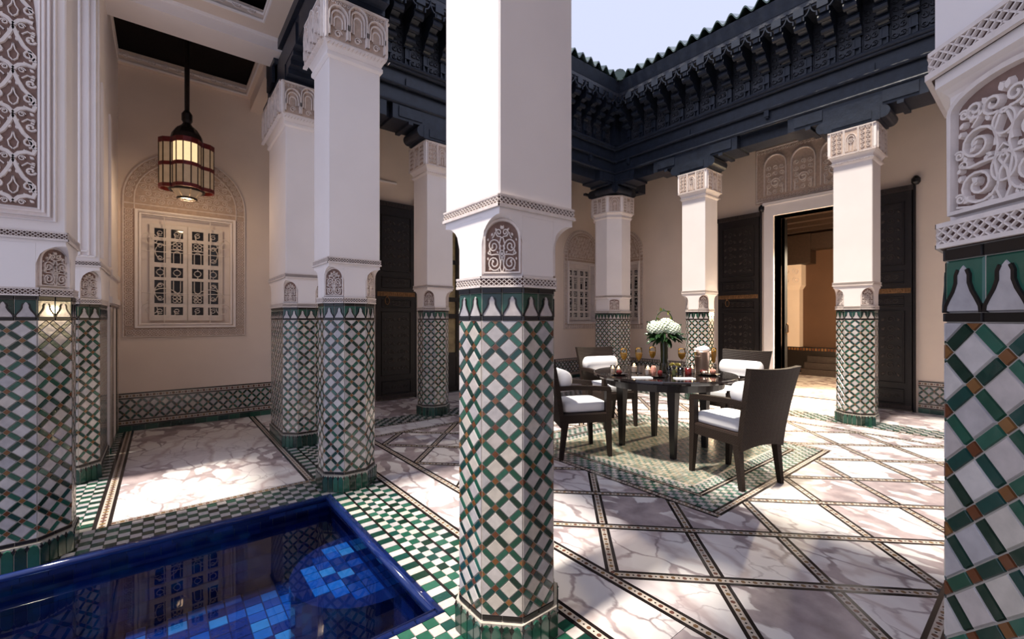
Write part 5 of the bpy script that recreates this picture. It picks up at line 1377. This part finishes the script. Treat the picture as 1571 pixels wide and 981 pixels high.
lm = leaf_mesh()
for i in range(64):
    a = i * 2.39996; el = -0.75 + 1.1 * ((i * 7) % 64) / 64; o = link('leaf', lm, bq, (.06 * cos(a), .06 * sin(a), .02 + .08 * ((i * 5) % 11) / 11))
    s = .11 + .07 * ((i * 3) % 7) / 7; o.scale = (s, s, s); o.rotation_euler = (random.uniform(-.5, .5), -el, a)
for sx, zz in ((-1, .16), (1, .13)):
    for k in range(3):
        o = link('leaf', lm, bq, (C_ * sx * .14, -S_ * sx * .14, zz + k * .015)); o.scale = (.06, .075, .06); o.rotation_euler = (.4 * k, -.9 + .5 * k, -THETA + (0 if sx > 0 else pi) + .3 * k)
m = MB(); m.tube([(C_ * .085 * cos(a) - .0, -S_ * .085 * cos(a), .19 + .115 * sin(a)) for a in [pi * k / 18 for k in range(19)]], .005, 6); vine = m.build('vine_hoop', LEAF, bq)
lmy = lm.copy(); lmy.materials[0] = LEAFY
for k in range(13):
    a = pi * (k + .5) / 13; o = link('leaf', lmy if k % 3 else lm, vine, (C_ * .085 * cos(a), -S_ * .085 * cos(a), .19 + .115 * sin(a))); o.scale = (.045,) * 3; o.rotation_euler = (k, .6 * k, k * 1.7)

x, y = at(1077, 4.55); t = thing('ice_bucket', 'shiny copper steel ice bucket with a white napkin in it', 'bucket', (x, y, TZ))
m = MB(); m.lathe([(.058, 0), (.062, .006), (.078, .20), (.084, .205), (.084, .215), (.074, .213), (.060, .03), (.001, .03)], 28); m.build('bucket_body', STEEL, t, smooth=True)
for s in (-1, 1):
    m = MB(); m.tube([(s * .082, -.02, .17), (s * .104, -.02, .165), (s * .104, .02, .165), (s * .082, .02, .17)], .006, 6); m.build('handle', STEEL, t)
m = MB(); N = 20
for j in range(5):
    pass
rings = []
for r, z in ((.06, .205), (.066, .222), (.045, .24), (.02, .252), (.004, .258)): rings.append(([(r * (1 + .3 * sin(3 * a + z * 60) + .15 * cos(7 * a)) * cos(a) + (z - .2) * .35, r * (1 + .35 * cos(5 * a + z * 50)) * sin(a) - (z - .2) * .3) for a in [2 * pi * k / N for k in range(N)]], z))
m.loft(rings); o = m.build('linen_napkin', NAPKIN, None, (x, y, TZ + .014), .4, smooth=True); tag(o, 'crumpled white linen napkin in the ice bucket', 'napkin')
x, y = at(1095, 4.62); t = thing('champagne_flute', 'slim golden flute standing right of the ice bucket', 'glass', (x, y, TZ))
m = MB(); m.lathe([(.03, 0), (.03, .003), (.004, .01), (.004, .07), (.022, .11), (.026, .2), (.023, .245)], 16); m.build('glass_body', GLASS, t, smooth=True)
m = MB(); m.lathe([(.004, .085), (.020, .112), (.024, .19), (.0235, .215)], 14); m.build('golden_wine', WINE, t, smooth=True)
def votive(label, px, d, h, r, red=False):
    x, y = at(px, d); t = thing('votive_candle', label, 'candle', (x, y, TZ), 0, 'votive candles on the table')
    m = MB(); m.lathe([(r * .94, 0), (r, .004), (r, h), (r * .93, h)], 16); m.build('glass_cup', DARKRED if red else GLASS, t, smooth=True)
    m = MB(); m.lathe([(r * .84, .006), (r * .84, h * .62)], 14); m.build('wax', WAX, t)
    m = MB(); m.lathe([(.001, h * .64), (.006, h * .72), (.001, h * .95)], 8); m.build('flame', FLAME, t, smooth=True)
votive('small lit candle leftmost on the table', 940, 4.48, .075, .024); votive('small lit candle beside the far left wine glass', 949, 4.40, .08, .024)
votive('white candle glass behind the front wine glass', 973, 4.50, .10, .030); votive('rose lit candle glass at the front edge near the vase', 994, 4.25, .10, .031)
votive('dark red candle glass at the right front of the table', 1056, 4.28, .07, .032, True); votive('small lit candle just behind the dark red glass', 1062, 4.42, .085, .024)
def plate(label, px, d, r, items):
    x, y = at(px, d); t = thing('serving_plate', label, 'plate', (x, y, TZ)); m = MB(); m.lathe([(r * .6, 0), (r * .95, .010), (r, .014), (r * .92, .013), (r * .5, .006), (.001, .006)], 26); m.build('plate_disc', LACQ, t, smooth=True)
    for i, (ox, oy, rr, h, mt, nm, lb) in enumerate(items):
        b = MB(); b.lathe([(rr * .6, 0), (rr, h * .4), (rr * .95, h * .8), (rr * .5, h), (.001, h)], 14); o = b.build(nm, mt, None, (x + ox, y + oy, TZ + .0065), 0, smooth=True); tag(o, lb, 'glass' if nm == 'dessert_glass' else 'food')
plate('round black plate with dessert glasses left of the vase', 1008, 4.15, .095, [(-.03, .02, .028, .10, PINKG, 'dessert_glass', 'tall rosy dessert glass on the black plate by the vase'), (.035, -.01, .024, .055, DARKRED, 'dessert_glass', 'short dark red dessert glass on the black plate'), (.02, .05, .024, .09, PINKG, 'dessert_glass', 'rosy dessert glass at the back of the black plate')])
plate('black plate of small sweets at the right end of the table', 1086, 4.30, .11, [(.04, -.03, .03, .05, PINKG, 'sweet_pastry', 'rosy pastry at the right end of the right plate'), (-.05, .01, .026, .035, STEEL, 'sweet_pastry', 'small shiny sweet on the left of the right plate'), (0.0, .05, .028, .04, DARKRED, 'sweet_pastry', 'dark berry sweet at the back of the right plate')])
plate('small black plate at the far left of the table', 950, 4.30, .085, [(.0, .0, .03, .04, DARKRED, 'sweet_pastry', 'dark sweet on the far left plate')])
x, y = at(1035, 4.72); t = thing('lemon_bowl', 'low glass bowl of lemons behind the small bottle', 'bowl', (x, y, TZ)); m = MB(); m.lathe([(.04, 0), (.06, .02), (.07, .05), (.066, .05), (.05, .02), (.001, .012)], 22); m.build('bowl_body', GLASS, t, smooth=True)
for k in range(4):
    m = MB(); m.lathe([(.002, -.036), (.016, -.026), (.022, 0), (.016, .026), (.002, .036)], 12); o = m.build('lemon', LEMON, None, (x + .034 * cos(k * 1.6), y + .034 * sin(k * 1.6), TZ + .05 + .002 * k), 0, smooth=True); o.rotation_euler = (1.3, k * .4, k * 1.3); tag(o, 'yellow lemon at the ' + ('right back', 'left back', 'left front', 'right front')[k] + ' of the low glass bowl', 'lemon', 'lemons in the glass bowl')
x, y = at(1034, 4.20); t = thing('oil_bottle', 'tiny glass bottle with black stopper at the front of the table', 'bottle', (x, y, TZ)); m = MB(); m.lathe([(.02, 0), (.021, .01), (.018, .05), (.012, .066), (.010, .075)], 14); m.build('bottle_body', VASEG, t, smooth=True); m = MB(); m.lathe([(.012, .073), (.018, .08), (.018, .098), (.008, .108)], 12); m.build('stopper', LACQ, t, smooth=True)
for px, d, h, r, lb in ((1044, 4.22, .08, .03, 'clear water tumbler right of the tiny bottle'), (1026, 4.3, .07, .026, 'clear tumbler in front of the vase')):
    x, y = at(px, d); t = thing('water_tumbler', lb, 'glass', (x, y, TZ)); m = MB(); m.lathe([(r * .85, 0), (r * .9, .004), (r, h), (r * .95, h), (r * .8, .01), (.001, .01)], 18); m.build('tumbler_body', GLASS, t, smooth=True)
for i, (px, d, lb) in enumerate(((1050, 4.02, 'folded white napkin flat at the front of the table'), (985, 4.08, 'folded grey white napkin at the left front'))):
    x, y = at(px, d); m = MB(); m.cbox(-.09, .09, -.04, .04, TZ, TZ + .008, .003); o = m.build('table_napkin', NAPKIN, None, (x, y, 0), -THETA); tag(o, lb, 'napkin')
